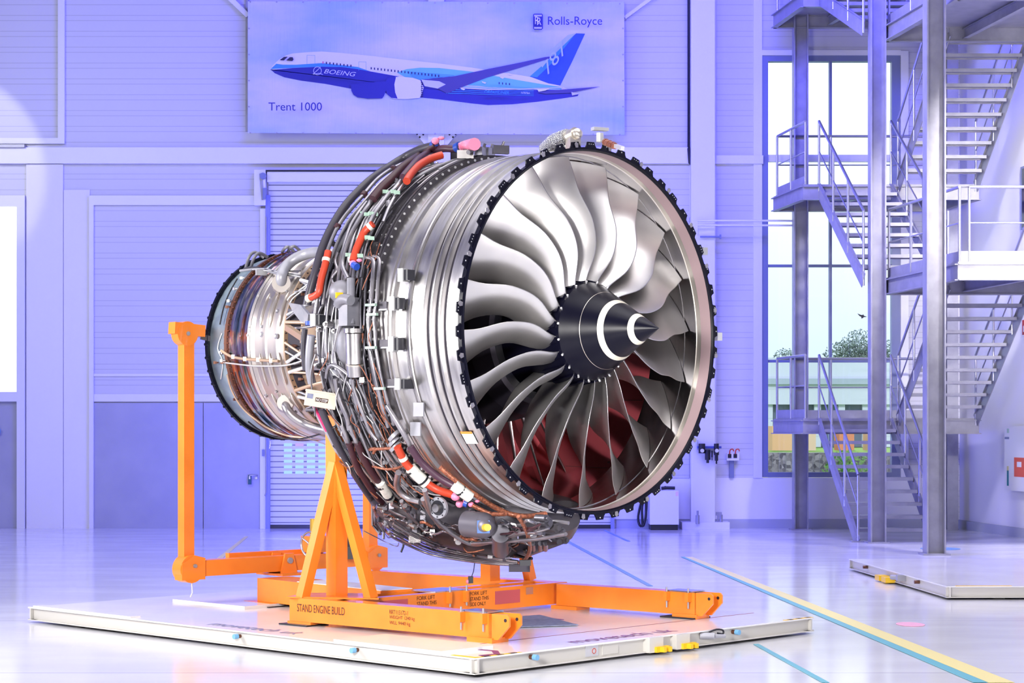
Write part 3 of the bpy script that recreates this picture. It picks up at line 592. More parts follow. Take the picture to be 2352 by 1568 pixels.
# emblem
pr('navy', [(1776, 96), (1782, 91), (1829, 91), (1835, 97), (1835, 182), (1829, 189), (1782, 189), (1776, 182)])
pr('pale', [(1782, 97), (1829, 97), (1829, 108), (1782, 108)]); pr('pale', [(1782, 172), (1829, 172), (1829, 183), (1782, 183)])
art.build('printed_aircraft', pm, bn)
def btext(body, x, y, h_, wd, c, ang=0, shear=0, dd=.2, name='lettering'):
    a_ = R(ang); s_ = BY/F/2.673; o_ = Vector(bp(x, y, dd))
    return text(body, name, pm[keys.index(c)] if c in keys else M[c], bn, o_, (math.cos(a_), 0, math.sin(a_)), (-math.sin(a_), 0, math.cos(a_)), h_*s_, wd*s_, shear=shear)
btext('Rolls-Royce', 1866, 183, 67, 331, 'navy'); btext('Trent 1000', 160, 690, 50, 326, 'navy')
btext('R', 1787, 162, 46, 26, 'white'); btext('R', 1800, 168, 46, 26, 'white', dd=.202)
btext('ROLLS', 1786, 107, 8, 40, 'navy', dd=.203); btext('ROYCE', 1786, 182, 8, 40, 'navy', dd=.203)
btext('BOEING', 498, 462, 27, 195, 'pale', ang=-6, shear=.3); btext('787', 1868, 472, 66, 215, 'edge', ang=52, shear=.25)
btext('DREAMLINER', 1478, 582, 17, 150, 'mid', ang=-3, shear=.2); btext('N787BA', 1702, 586, 11, 54, 'pale', ang=-3)
rg = MB(); rg.tube([bp(459+24*math.cos(t_*.33), 447-24*math.sin(t_*.33), .2) for t_ in range(20)], .006, 5, caps=False); rg.tube([bp(432, 468, .2), bp(462, 440, .2), bp(478, 424, .2)], .006, 5); rg.tube([bp(432, 468, .2), bp(470, 462, .2), bp(492, 470, .2)], .006, 5); rg.build('ring_emblem', pm[keys.index('pale')], bn)

# ------------------------------------------------------------------ floor markings
def stripe(name, pts, m_, label, cat='floor marking', z=.004):
    o_ = MB().prism([Vector((p.x, p.y, z-.002)) for p in pts], (0, 0, .003)).build(name, m_); tagt(o_, label, cat); return o_
ye = mat('yellow_floor_tape', (.83, .72, .28), .35); te = mat('teal_floor_tape', (.12, .42, .50), .35); bl_ = mat('blue_floor_tape', (.16, .30, .62), .35)
stripe('floor_stripe', [G(1572, 1279), G(1590, 1279), G(2330, 1568), G(2270, 1568), ], ye, 'long yellow floor stripe running diagonally to the lower right corner')
stripe('floor_stripe', [G(1564, 1279), G(1572, 1279), G(2268, 1568), G(2236, 1568)], te, 'teal floor stripe running along the long yellow stripe', z=.005)
stripe('floor_stripe', [G(1730, 1480), G(1742, 1479), G(1905, 1568), G(1888, 1568)], te, 'short teal floor stripe in front of the large white platform')
stripe('floor_stripe', [G(1285, 1236), G(1292, 1234), G(1500, 1346), G(1488, 1346)], bl_, 'blue floor stripe passing behind the orange stand')
stripe('floor_stripe', [G(1386, 1218), G(1392, 1218), G(1448, 1243), G(1440, 1243)], bl_, 'short blue floor stripe near the white cabinet')
stripe('floor_stripe', [G(562, 1232), G(571, 1232), G(505, 1287), G(492, 1287)], ye, 'short yellow floor stripe left of the engine')
c_ = G(2091, 1434); stripe('floor_disc', [Vector((c_.x+.13*math.cos(i*.4488), c_.y+.2*math.sin(i*.4488), 0)) for i in range(14)], mat('pink_floor_sticker', (.85, .42, .58), .4), 'faded pink round sticker on the floor', 'sticker')
c_ = G(2160, 1260); stripe('floor_disc', [Vector((c_.x+.3*math.cos(i*.4488), c_.y+.35*math.sin(i*.4488), 0)) for i in range(14)], bl_, 'pale blue round mark on the floor by the front stair column', 'sticker')

# ------------------------------------------------------------------ moving platforms
PT = .145
def platform(name, corners, label, grp):
    Pc = [Vector((c.x, c.y, 0)) for c in corners]; cen = sum(Pc, Vector())/4
    p_ = emp(name, (cen.x, cen.y, 0), label, 'platform', grp)
    top = [Vector((c.x, c.y, PT-.012)) for c in Pc]; MB().prism(top, (0, 0, .012)).build('deck', M['plat'], p_)
    for i in range(4):
        a_, b_ = Pc[i], Pc[(i+1) % 4]; d = (b_-a_).normalized(); inn = (cen-(a_+b_)/2).normalized(); inn = (inn-d*inn.dot(d)).normalized()
        e_ = MB(); e_.prism([a_+inn*.03+Vector((0, 0, .03)), b_+inn*.03+Vector((0, 0, .03)), b_+inn*.05+Vector((0, 0, .03)), a_+inn*.05+Vector((0, 0, .03))], (0, 0, PT-.042))
        e_.prism([a_+Vector((0, 0, .022)), b_+Vector((0, 0, .022)), b_+inn*.12+Vector((0, 0, .022)), a_+inn*.12+Vector((0, 0, .022))], (0, 0, .01)); e_.build('edge_beam', M['platside'], p_)
        L = (b_-a_).length
        for k_ in range(int(L/1.1)):
            q = a_+d*(.6+k_*1.1)+inn*.2; MB().box((q.x, q.y, .0125), (.12, .12, .023), math.atan2(d.y, d.x)).build('foot', M['platside'], p_)
    return p_, Pc
PFc = [G(1090, 1511, PT), G(1870, 1417, PT), None, G(64, 1393, PT)]; PFc[2] = PFc[1]+PFc[3]-PFc[0]
pf, Pc = platform('moving_platform', PFc, 'large low white platform carrying the orange engine stand', 'air moving platforms')
fr_, rt_, bk_, lf_ = Pc; er = (rt_-fr_).normalized(); el = (lf_-fr_).normalized(); Lr = (rt_-fr_).length; Ll = (lf_-fr_).length
MB().box((bk_+fr_)/2+Vector((0, 0, .05)), (2.4, 3.6, .08), math.atan2(er.y, er.x)).build('air_bearing', M['dark'], pf)
def onpf(u, v, z=PT): q = fr_+er*u+el*v; return Vector((q.x, q.y, z))
def pquad(u0, u1, v0, v1, m_, name, h_=.003, z=PT): return MB().prism([onpf(u0, v0, z), onpf(u1, v0, z), onpf(u1, v1, z), onpf(u0, v1, z)], (0, 0, h_)).build(name, m_, pf)
pquad(.0, .55, .35, 1.55, M['plat'], 'raised_panel', .022); pquad(1.22, 1.95, 4.2, 5.3, M['plat'], 'raised_panel', .03); pquad(.03, .14, 4.3, 5.85, M['plat'], 'edge_ramp', .012)
pquad(Lr-.42, Lr-.02, .0, .035, M['yellow'], 'hazard_tape', .003)
for i in range(3): pquad(Lr-.36+i*.13, Lr-.31+i*.13, .0, .036, M['dark'], 'black_tape', .004)
pquad(.0, .04, .0, .25, M['yellow'], 'hazard_tape', .003); pquad(.02, .5, .0, .03, M['yellow'], 'hazard_tape', .0025)
for i in range(3): pquad(.1+i*.14, .17+i*.14, .0, .031, M['dark'], 'black_tape', .0035)
text('movetech uk', 'lettering', M['purple'], pf, onpf(1.25, .12, PT+.002), er, el, .17, 1.25)
text('movetech uk', 'lettering', M['win'], pf, onpf(.1, 2.15, PT+.002), el*-1, er, .17, 1.25) if False else text('movetech uk', 'lettering', M['win'], pf, onpf(.14, 3.35, PT+.002), el*-1, er, .17, 1.15)
for (u0, v0) in ((1.9, 1.35), (2.4, 1.45), (1.35, 1.7)): pquad(u0, u0+.16, v0, v0+.42, M['maroon2'] if u0 < 2.2 else M['purple'], 'printed_bar')
for a_, b_ in (((.3, .12), (Lr-.1, .9)), ((.05, .5), (Lr-.05, .5))):
    pass
MB().prism([onpf(.05, .62), onpf(Lr-.05, .62), onpf(Lr-.05, .63), onpf(.05, .63)], (0, 0, .002)).build('seam_line', M['maroon2'], pf)
MB().prism([onpf(.12, .05), onpf(.3, .03), onpf(.45, .2), onpf(.42, .42), onpf(.38, .4), onpf(.4, .22), onpf(.28, .08), onpf(.14, .1)], (0, 0, .0025)).build('printed_circle', M['purple'], pf)
out_r = (el*-1)                      # outward from the front right edge
def side(u, z, d=0.): q = fr_+er*u+out_r*(d-.03); return Vector((q.x, q.y, z))
ang_r = math.atan2(er.y, er.x)
for u in (.62, 3.1):
    b = MB(); b.cyl(side(u, .1, -.02), side(u, .1, .035), .018, 12); b.build('coupling', M['brown'], pf); MB().cyl(side(u, .1, .035), side(u, .1, .075), .022, 12).build('coupling_cap', M['lblue'], pf)
for u, cl in ((1.34, 'l'), (1.47, 'r')): pass
MB().box(side(1.31, .088, .003), (.15, .006, .085), ang_r).build('rating_label', M['box'], pf)
MB().tube([side(1.335, .085, .007)+er*(.02*math.cos(t_*.4189))+Vector((0, 0, .02*math.sin(t_*.4189))) for t_ in range(16)], .003, 5).build('red_ring_print', M['hose_r'], pf)
MB().box(side(1.53, .09, .003), (.19, .006, .09), ang_r).build('maker_plate', M['platside'], pf)
for u in (2.02, 2.36):
    MB().box(side(u, .082, .03), (.17, .075, .12), ang_r).build('hitch_bracket', M['platside'], pf)
    b = MB(); b.box(side(u+.06, .045, .07), (.17, .04, .045), ang_r); b.box(side(u+.03, .045, .11), (.03, .05, .04), ang_r); b.box(side(u+.1, .045, .11), (.03, .05, .04), ang_r); b.build('hitch', M['yellow'], pf)
b = MB(); b.cyl(side(2.66, .1, 0), side(2.74, .1, .09), .028, 12); b.cyl(side(2.74, .1, .09), side(2.82, .095, .14), .016, 10); b.build('hose_connector', M['galv'], pf)
b = MB(); b.tube([side(2.72, .13, .05), side(2.78, .15, .08), side(2.84, .14, .1), side(2.84, .11, .1), side(2.78, .12, .09)], .008, 6, sub=3); b.build('cable_clump', M['dark'], pf)
def sidel(v, z, d=0.): q = fr_+el*v-er*(d-.03); return Vector((q.x, q.y, z))
for v in (1.3, 2.75): MB().cyl(sidel(v, .1, -.02), sidel(v, .1, .03), .016, 12).build('coupling', M['brown'], pf); MB().cyl(sidel(v, .1, .03), sidel(v, .1, .07), .021, 12).build('coupling_cap', M['lblue'], pf)
q = G(1262, 1430, PT); rot = math.atan2(er.y, er.x)
mt_ = MB().prism([G(1168, 1441, PT+.004), G(1186, 1417, PT+.004), G(1240, 1413, PT+.004), G(1328, 1436, PT+.004)], (0, 0, .008)).build('cloth_mat', M['mat']); tagt(mt_, 'dark grey cloth lying on the white platform inside the stand', 'cloth')
c0 = G(1950, 1283, PT); c1 = G(2174, 1346, PT); pf2, P2 = platform('moving_platform', [c1, Vector((9.2, c1.y+.1, 0)), Vector((9.1, c0.y+.2, 0)), c0], 'second low white platform at the right in front of the stairs', 'air moving platforms')
a_ = P2[0]; d_ = (P2[3]-P2[0]).normalized(); o2 = Vector((-d_.y, d_.x, 0)); L2 = (P2[3]-P2[0]).length
if o2.x > 0: o2 = -o2
def s2(u, z, d=0.): q = a_+d_*u+o2*(d-.03); return Vector((q.x, q.y, z))
for u in (1.15, 3.5): MB().cyl(s2(u, .1, -.02), s2(u, .1, .06), .02, 10).build('coupling', M['brown'], pf2)
for u in (2.2, 2.5): MB().box(s2(u, .045, .08), (.2, .12, .06), math.atan2(d_.y, d_.x)).build('hitch', M['yellow'], pf2)
MB().cyl(s2(1.9, .09, 0), s2(2.0, .09, .1), .03, 10).build('hose_connector', M['galv'], pf2); MB().box(s2(1.75, .1, .05), (.08, .1, .07), math.atan2(d_.y, d_.x)).build('socket_block', M['galv'], pf2)
MB().prism([Vector((P2[0].x+.1, P2[0].y+.0, PT)), Vector((P2[0].x+.7, P2[0].y+.02, PT)), Vector((P2[0].x+.7, P2[0].y+.07, PT)), Vector((P2[0].x+.1, P2[0].y+.05, PT))], (0, 0, .003)).build('hazard_tape', M['yellow'], pf2)

# ------------------------------------------------------------------ orange engine stand
SD = emp('engine_stand', (-.3, 17, PT), 'bright orange steel stand holding up the jet engine', 'stand')
BZ0, BZ1 = .178, .375
def flat(p, z): return Vector((p.x, p.y, z))
la = flat(G(665, 1424.6, BZ0), 0); lb = flat(G(1127, 1467, BZ0), 0); ra = flat(G(1278, 1389, BZ0), 0); rb = flat(G(1596, 1412.8, BZ0), 0)
ad = (lb-la).normalized(); an = Vector((-ad.y, ad.x, 0))             # along the arms; an points away from the camera
if an.y < 0: an = -an
def rail_b(a_, b_, wd, z0=BZ0, z1=BZ1, name='rail', lip=True):
    d = (b_-a_).normalized(); n_ = Vector((-d.y, d.x, 0)); n_ = n_ if n_.y > 0 else -n_
    m_ = MB(); m_.prism([flat(a_, z0), flat(b_, z0), flat(b_+n_*wd, z0), flat(a_+n_*wd, z0)], (0, 0, z1-z0)); return m_
arm = rail_b(la, lb, .16).build('left_rail', M['orange'], SD)
arm2 = rail_b(ra-ad*.0, rb, .16); arm2.build('right_rail', M['orange'], SD)
ct = flat(G(1278, 1338, BZ1), 0); cs = flat(G(861, 1373, BZ1), 0); cdir = (ct-cs).normalized(); cn = -ad
cs2 = cs-cdir*.35
def crossb(a_, b_, off, wd, name):
    return MB().prism([flat(a_+cn*off, BZ0), flat(b_+cn*off, BZ0), flat(b_+cn*(off+wd), BZ0), flat(a_+cn*(off+wd), BZ0)], (0, 0, BZ1-BZ0)).build(name, M['orange'], SD)
crossb(cs2, ct, 0, .09, 'cross_beam'); crossb(cs2, ct, .27, .09, 'cross_beam')
def onface(px, py): return G(px, py, (BZ0+BZ1)/2)
def cf(t_, z, d=.0): q = cs+cdir*t_-cn*d; return Vector((q.x, q.y, z))       # on the front face of the cross beam
Lc = (ct-cs).length
def tof(px):
    k_ = (px-CX)/F; return (k_*cs.y-cs.x)/(cdir.x-k_*cdir.y)
t0, t1 = tof(1137), tof(1194); 
MB().prism([cf(t0, .225, .003), cf(t1, .225, .003), cf(t1, .345, .003), cf(t0, .345, .003)], tuple(cn*.004)).build('fork_pocket', M['maroon'], SD)
t0, t1 = tof(872), tof(936); MB().prism([cf(t0, .225, .003), cf(t1, .225, .003), cf(t1, .345, .003), cf(t0, .345, .003)], tuple(cn*.004)).build('fork_pocket', M['maroon'], SD)
t0, t1 = tof(1208), tof(1224); MB().prism([cf(t0, .29, .003), cf(t1, .29, .003), cf(t1, .355, .003), cf(t0, .355, .003)], tuple(cn*.002)).build('info_plate', M['plate'], SD)
def lines(L, px, z, h_, wds, gap):
    for i, (s_, wd) in enumerate(zip(L, wds)):
        text(s_, 'stencil_lettering', M['ink'], SD, cf(tof(px), z-i*gap, .004), cdir, (0, 0, 1), h_, wd)
lines(['FORK LIFT', 'STAND THIS', 'SIDE ONLY'], 1079, .325, .034, (.215, .235, .2), .048)
lines(['FORK LIFT', 'STAND THIS'], 957, .325, .034, (.215, .235), .048)
def arface(px): k_ = (px-CX)/F; return (k_*la.y-la.x)/(ad.x-k_*ad.y)
def af(t_, z, d=.004): q = la+ad*t_-an*d; return Vector((q.x, q.y, z))
text('STAND ENGINE BUILD', 'stencil_lettering', M['ink'], SD, af(arface(683), .262), ad, (0, 0, 1), .066, arface(792)-arface(683))
for i, (s_, e_) in enumerate((('RRT115172-1', 937), ('WEIGHT 1240 kg', 953), ('WLL 9440 kg', 943))):
    text(s_, 'stencil_lettering', M['ink'], SD, af(arface(895), .306-i*.045), ad, (0, 0, 1), .036, arface(e_)-arface(895))
# end plates, joint plates, jacking bolts, pads
def endplate(base, out, name='end_plate'):
    p_ = [flat(base, BZ0-.005), flat(base+out*.12, BZ0-.005), flat(base+out*.30, BZ1-.09), flat(base+out*.30, BZ1-.02), flat(base+out*.27, BZ1), flat(base, BZ1)]
    return p_
nn = an
for base, nm in ((lb, 'l'), (rb, 'r')):
    for off in (.0, .14):
        MB().prism(endplate(base+nn*off, ad*.62+nn*0), tuple(nn*.02)).build('end_lug', M['orange'], SD)
    MB().prism([flat(base-ad*.02, BZ0), flat(base-ad*.02+nn*.16, BZ0), flat(base-ad*.02+nn*.16, BZ1), flat(base-ad*.02, BZ1)], tuple(ad*.03)).build('end_plate', M['orange'], SD)
    for off in (.0, .14): MB().cyl(flat(base+ad*.15+nn*(off-.003), BZ1-.045), flat(base+ad*.15+nn*(off+.023), BZ1-.045), .014, 10).build('lug_hole', M['deep'], SD)
    q = base-ad*.1+nn*.08; MB().box(flat(q, PT+.02), (.26, .2, .04), math.atan2(ad.y, ad.x)).build('foot_pad', M['orange'], SD)
    MB().prism([flat(base-ad*.30-nn*.01, BZ1), flat(base-ad*.02-nn*.01, BZ1), flat(base-ad*.02+nn*.18, BZ1), flat(base-ad*.30+nn*.18, BZ1)], (0, 0, .012)).build('top_plate', M['plate'], SD)
    for off in (.28, .05):
        q = base-ad*off-nn*.03; MB().cyl(flat(q, BZ1-.14), flat(q, BZ1+.04), .008, 8).build('jacking_bolt', M['galv'], SD)
        MB().box(flat(q, BZ1-.04), (.035, .06, .08), math.atan2(ad.y, ad.x)).build('bolt_lug', M['orange'], SD)
for px in (1028, 1066):
    t_ = tof(px); q = cf(t_, 0, .03); MB().cyl(flat(q, BZ1-.13), flat(q, BZ1+.05), .009, 8).build('jacking_bolt', M['galv'], SD)
    MB().box(flat(cf(t_, 0, .012), BZ1-.05), (.03, .06, .1), math.atan2(cdir.y, cdir.x)).build('bolt_lug', M['orange'], SD)
MB().prism([cf(tof(1000), BZ1, 0), cf(tof(1075), BZ1, 0), cf(tof(1075), BZ1, -.3), cf(tof(1000), BZ1, -.3)], (0, 0, .012)).build('top_plate', M['plate'], SD)
MB().box(flat(la+ad*.12+an*.08, PT+.021), (.28, .17, .022), math.atan2(ad.y, ad.x)).build('foot_pad', M['orange'], SD); MB().box(flat(la+ad*.1+an*.07, PT+.006), (.34, .26, .010), math.atan2(ad.y, ad.x)).build('shadow_mat', M['dark'], SD)  # dark mat under the foot also paints in its shadow
MB().box(flat(ra+ad*.1+an*.08, PT+.016), (.3, .2, .032), math.atan2(ad.y, ad.x)).build('foot_pad', M['orange'], SD)
MB().box(flat(rb-ad*.16+an*.08, PT+.006), (.36, .26, .012), math.atan2(ad.y, ad.x)).build('shadow_mat', M['dark'], SD)  # dark sheet for the shadow under the right rail foot
# spine back to the yoke pedestal
spA = flat(cs+cdir*.55+cn*.3, 0); spB = Vector((-2.28, 18.42, 0)); sd_ = (spB-spA).normalized(); sn_ = Vector((-sd_.y, sd_.x, 0)); sn_ = sn_ if sn_.y < 0 else -sn_
MB().prism([flat(spA-sn_*.18, BZ0), flat(spB-sn_*.18, BZ0), flat(spB+sn_*.18, BZ0), flat(spA+sn_*.18, BZ0)], (0, 0, BZ1-BZ0+.02)).build('spine_beam', M['orange'], SD)
MB().prism([flat(spA-sn_*.17, BZ1+.02), flat(spA+sd_*1.3-sn_*.17, BZ1+.02), flat(spA+sd_*1.3+sn_*.17, BZ1+.02), flat(spA+sn_*.17, BZ1+.02)], (0, 0, .006)).build('spine_cover', M['white'], SD)
MB().box(flat(spB-sd_*.1, PT+.016), (.45, .5, .032), math.atan2(sd_.y, sd_.x)).build('foot_pad', M['orange'], SD)
MB().box(flat(spB-sd_*.1, PT+.004), (.55, .6, .008), math.atan2(sd_.y, sd_.x)).build('shadow_mat', M['dark'], SD)  # dark sheet standing for shade under the spine foot
# A-frames
def aframe(pb_, l1, l2, top, apex, right=False):
    MB().beam(pb_, top, .13, .13, up=(.7, .7, 0)).build('post', M['orange'], SD)
    for q in (l1, l2):
        if q is None: continue
        MB().beam(q, apex, .085, .085, up=(.7, -.7, 0)).build('brace', M['orange'], SD)
Yp = 16.5; pbl = flat(at(774, 1370, Yp), BZ1); topl = Vector((pbl.x-.01, Yp, 2.45)); apx = Vector((pbl.x-.01, Yp-.04, 1.52))
aframe(pbl, Vector((at(695, 1370, 16.38).x, 16.38, BZ1)), Vector((at(853, 1370, 16.3).x, 16.3, BZ1)), topl, apx)
MB().prism([Vector((la.x-.02, 16.36, BZ1)), Vector((at(870, 1370, 16.2).x, 16.2, BZ1)), Vector((at(862, 1370, 16.7).x, 16.7, BZ1)), Vector((at(705, 1370, 16.75).x, 16.75, BZ1))], (0, 0, .012)).build('gusset_plate', M['orange'], SD)
Yq = 18.25; pbr = Vector((at(1126, 1340, Yq).x, Yq, BZ1)); aframe(pbr, Vector((at(1218, 1340, Yq+.1).x, Yq+.1, BZ1)), None, Vector((pbr.x, Yq, 2.3)), Vector((at(1170, 1240, Yq).x, Yq, .85+.45)))
MB().prism([flat(ct, BZ0), flat(ct-ad*2.4, BZ0), flat(ct-ad*2.4+an*.16, BZ0), flat(ct+an*.16, BZ0)], (0, 0, BZ1-BZ0)).build('right_rail_rear', M['orange'], SD)

# ------------------------------------------------------------------ the jet engine
EO = Vector((.683, 15.82, 2.608)); TH = .768
EA = Vector((math.sin(TH), -math.cos(TH), 0)); EV = Vector((math.cos(TH), math.sin(TH), 0)); EZ = Vector((0, 0, 1))
EN = emp('jet_engine', (EO.x-EA.x*1.6, EO.y-EA.y*1.6, .66), 'huge silver turbofan jet engine with curved fan blades and black spinner', 'jet engine', rz=math.atan2(EA.y, EA.x))
def E(s, ang, r): a_ = R(ang); return EO+EA*s+(EV*math.cos(a_)+EZ*math.sin(a_))*r
def EP(s, lat, z): return EO+EA*s+EV*lat+EZ*z
CAMP = Vector((0, 0, HC))
def K(px, py, r):
    """point of the cylinder of radius r about the engine axis that is seen at a pixel (nearest side)"""
    d = Vector(((px-CX)/F, 1, -(py-HZ)/F)); O_ = EO-CAMP
    dy, dz, oy, oz = d.dot(EV), d.z, O_.dot(EV), O_.z
    A, B, Cc = dy*dy+dz*dz, -2*(dy*oy+dz*oz), oy*oy+oz*oz-r*r; D = max(B*B-4*A*Cc, 0)
    return CAMP+d*((-B-math.sqrt(D))/(2*A))
def revolve(prof, a0=0, a1=360, seg=128, mb=None, mi=0, smooth=True):
    """surface of revolution; every profile edge keeps its own crease"""
    mb = mb or MB(); full = abs(a1-a0) >= 360; n_ = seg+(0 if full else 1)
    for (s0, r0), (s1, r1) in zip(prof, prof[1:]):
        vs = [E(s0, a0+(a1-a0)*i/seg, r0) for i in range(n_)]+[E(s1, a0+(a1-a0)*i/seg, r1) for i in range(n_)]
        fs = [(i, (i+1) % n_, n_+(i+1) % n_, n_+i) for i in range(seg)]; mb.add(vs, fs, mi, smooth)
    return mb
def P_(mb, name, m_, parent=None, **k_): return mb.build(name, m_, parent or EN, **k_)
# --- fan case
prof = [(-.03, 1.497), (-.16, 1.497)]
for g in (-.20, -.30, -.40): prof += [(g+.035, 1.497), (g+.02, 1.468), (g-.02, 1.468), (g-.035, 1.503), (g-.05, 1.503), (g-.055, 1.494)]
prof += [(-.60, 1.49), (-.605, 1.500), (-.64, 1.500), (-.645, 1.487), (-.79, 1.487), (-.80, 1.515), (-.825, 1.515), (-.83, 1.495), (-.845, 1.495), (-.85, 1.515), (-.865, 1.515), (-.87, 1.487), (-1.03, 1.487)]
P_(revolve(prof), 'fan_case', M['case'])
for g in (-.20, -.30, -.40): P_(revolve([(g+.021, 1.4695), (g-.021, 1.4695)]), 'case_groove', M['deep'])
for g in (-.6425, -.8275, -.0): 
    if g: P_(revolve([(g+.006, 1.4965), (g-.006, 1.4965)]), 'case_joint', M['deep'])
P_(revolve([(-.60, 1.505), (-.615, 1.509), (-.63, 1.505)]), 'case_band', M['steel'])
# black front flange with tabs
fl = revolve([(0, 1.472), (.012, 1.478), (.012, 1.502), (-.03, 1.502), (-.03, 1.472), (0, 1.472)])
revolve([(.012, 1.476), (.022, 1.480), (.022, 1.486), (.012, 1.49)], mb=fl)
NT = 52
for i in range(NT):
    c = 2+i*360/NT; fl2 = [(c-2.5, 1.50), (c-1.75, 1.523), (c-1.45, 1.548), (c+1.45, 1.548), (c+1.75, 1.523), (c+2.5, 1.50)]
    fl.prism([E(.004, a_, r_) for a_, r_ in fl2], tuple(EA*-.012))
    for o_ in ((-.9, 0, .9) if i % 3 == 1 else (0,)): fl.cyl(E(.0045, c+o_, 1.53), E(.006, c+o_, 1.53), .006 if i % 3 != 1 else .0045, 8, 1)
P_(fl, 'front_flange', [M['black'], M['box']])
for i in range(24): 
    c = 9+i*15; cl = MB(); cl.prism([E(.013, c-.55, 1.50), E(.013, c+.55, 1.50), E(.013, c+.8, 1.53), E(.013, c, 1.545), E(.013, c-.8, 1.53)], tuple(EA*.006)); P_(cl, 'flange_clip', M['steel'])
# --- inside of the case
P_(revolve([(-.005, 1.471), (-.115, 1.468)]), 'front_lining', M['lip'])
P_(revolve([(-.115, 1.468), (-.12, 1.473), (-.165, 1.473), (-.17, 1.466)]), 'gold_band', M['gold'])
P_(revolve([(-.17, 1.466), (-.30, 1.464), (-.30, 1.459), (-.68, 1.455)]), 'blade_track_lining', M['liner'])
P_(revolve([(-.68, 1.455), (-1.74, 1.43)]), 'acoustic_lining', M['maroon'])
ls = MB()
for i in range(12):
    c = i*30+8; ls.prism([E(-.70, c-.12, 1.452), E(-1.2, c-.12, 1.439), E(-1.2, c+.12, 1.439), E(-.70, c+.12, 1.452)], tuple(-E(0, c, .004)+E(0, c, 0)))
    for s_ in (-.74, -1.15): ls.cyl(E(s_, c+3, 1.445), E(s_, c+3, 1.455), .012, 8)
P_(ls, 'panel_seams', M['maroon2'])
P_(revolve([(-.62, .56), (-.64, .60), (-.8, .68), (-1.1, .74), (-1.74, .78)], seg=96), 'core_fairing', M['deep'])
P_(revolve([(-1.74, .78), (-1.74, 1.43)], seg=96), 'duct_end_ring', M['maroon'])
gv = None
def vane(ang):
    mb = MB(); rows = []
    for i in range(7):
        r_ = .74+(1.435-.74)*i/6; ro = []
        for u, t_ in ((0, 0), (.25, .02), (.6, .018), (1, 0), (.6, -.006), (.25, -.008)):
            s_ = -1.12-.36*u; a_ = ang-9*(1-u)**1.6*.9+math.degrees(t_/r_); ro.append(E(s_, a_, r_))
        rows.append(ro)
    vs = [p for ro in rows for p in ro]; fs = [(i*6+k_, i*6+(k_+1) % 6, (i+1)*6+(k_+1) % 6, (i+1)*6+k_) for i in range(6) for k_ in range(6)]
    return mb.add(vs, fs, 0, True)
for i in range(30): P_(vane(i*12), 'outlet_guide_vane', M['vane'])
# --- fan blades
RN = [.37, .40, .65, .9, 1.15, 1.32, 1.452]
SN = [-.065, -.057, -.024, -.061, -.160, -.215, -.245]
TN = [6.5, 5.6, -4.45, -5.1, -1.4, -.6, .5]
def lerp(xs, ys, x):
    # smooth (Catmull-Rom) interpolation through the nodes
    for i in range(len(xs)-1):
        if x <= xs[i+1] or i == len(xs)-2:
            u = (x-xs[i])/(xs[i+1]-xs[i]); 
            m0 = (ys[i+1]-ys[max(i-1, 0)])/(xs[i+1]-xs[max(i-1, 0)]); m1 = (ys[min(i+2, len(xs)-1)]-ys[i])/(xs[min(i+2, len(xs)-1)]-xs[i]); h = xs[i+1]-xs[i]
            return (2*u**3-3*u*u+1)*ys[i]+(u**3-2*u*u+u)*h*m0+(-2*u**3+3*u*u)*ys[i+1]+(u**3-u*u)*h*m1
def blade(ang):
    mb = MB(); NR, NC = 22, 14; rows = []
    for i in range(NR):
        r_ = .37+(1.452-.37)*i/(NR-1); s0 = lerp(RN, SN, r_); t0_ = lerp(RN, TN, r_)
        gam = R(lerp([.37, .65, .9, 1.15, 1.452], [4, 15, 29, 45, 59], r_)); ch = lerp([.37, .65, .9, 1.15, 1.452], [.34, .42, .48, .53, .55], r_)
        cam_ = lerp([.37, .65, .9, 1.15, 1.452], [.075, .062, .045, .026, .012], r_); th_ = lerp([.37, .65, .9, 1.15, 1.452], [.040, .028, .020, .014, .009], r_)
        up_, lo_ = [], []
        for k_ in range(NC+1):
            u = (1-math.cos(math.pi*k_/NC))/2; c_ = ch*u; bulge = cam_*4*u*(1-u); tt = th_*(1.5*math.sqrt(u)*(1-u)+.35*math.sin(math.pi*u))
            for sign, L_ in ((1, up_), (-1, lo_)):
                n_ = bulge+sign*tt*.5; ds = -math.cos(gam)*c_+math.sin(gam)*n_; dt = math.sin(gam)*c_+math.cos(gam)*n_
                L_.append(E(s0+ds, ang+t0_+math.degrees(dt/r_), r_))
        rows.append(up_+lo_[1:-1][::-1])
    m_ = len(rows[0]); vs = [p for ro in rows for p in ro]
    fs = [(i*m_+k_, i*m_+(k_+1) % m_, (i+1)*m_+(k_+1) % m_, (i+1)*m_+k_) for i in range(NR-1) for k_ in range(m_)]
    mb.add(vs, fs, 0, True); mb.add(rows[-1], [tuple(range(m_))], 0); return mb
for i in range(20): P_(blade(2+18*i), 'fan_blade', M['blade'])
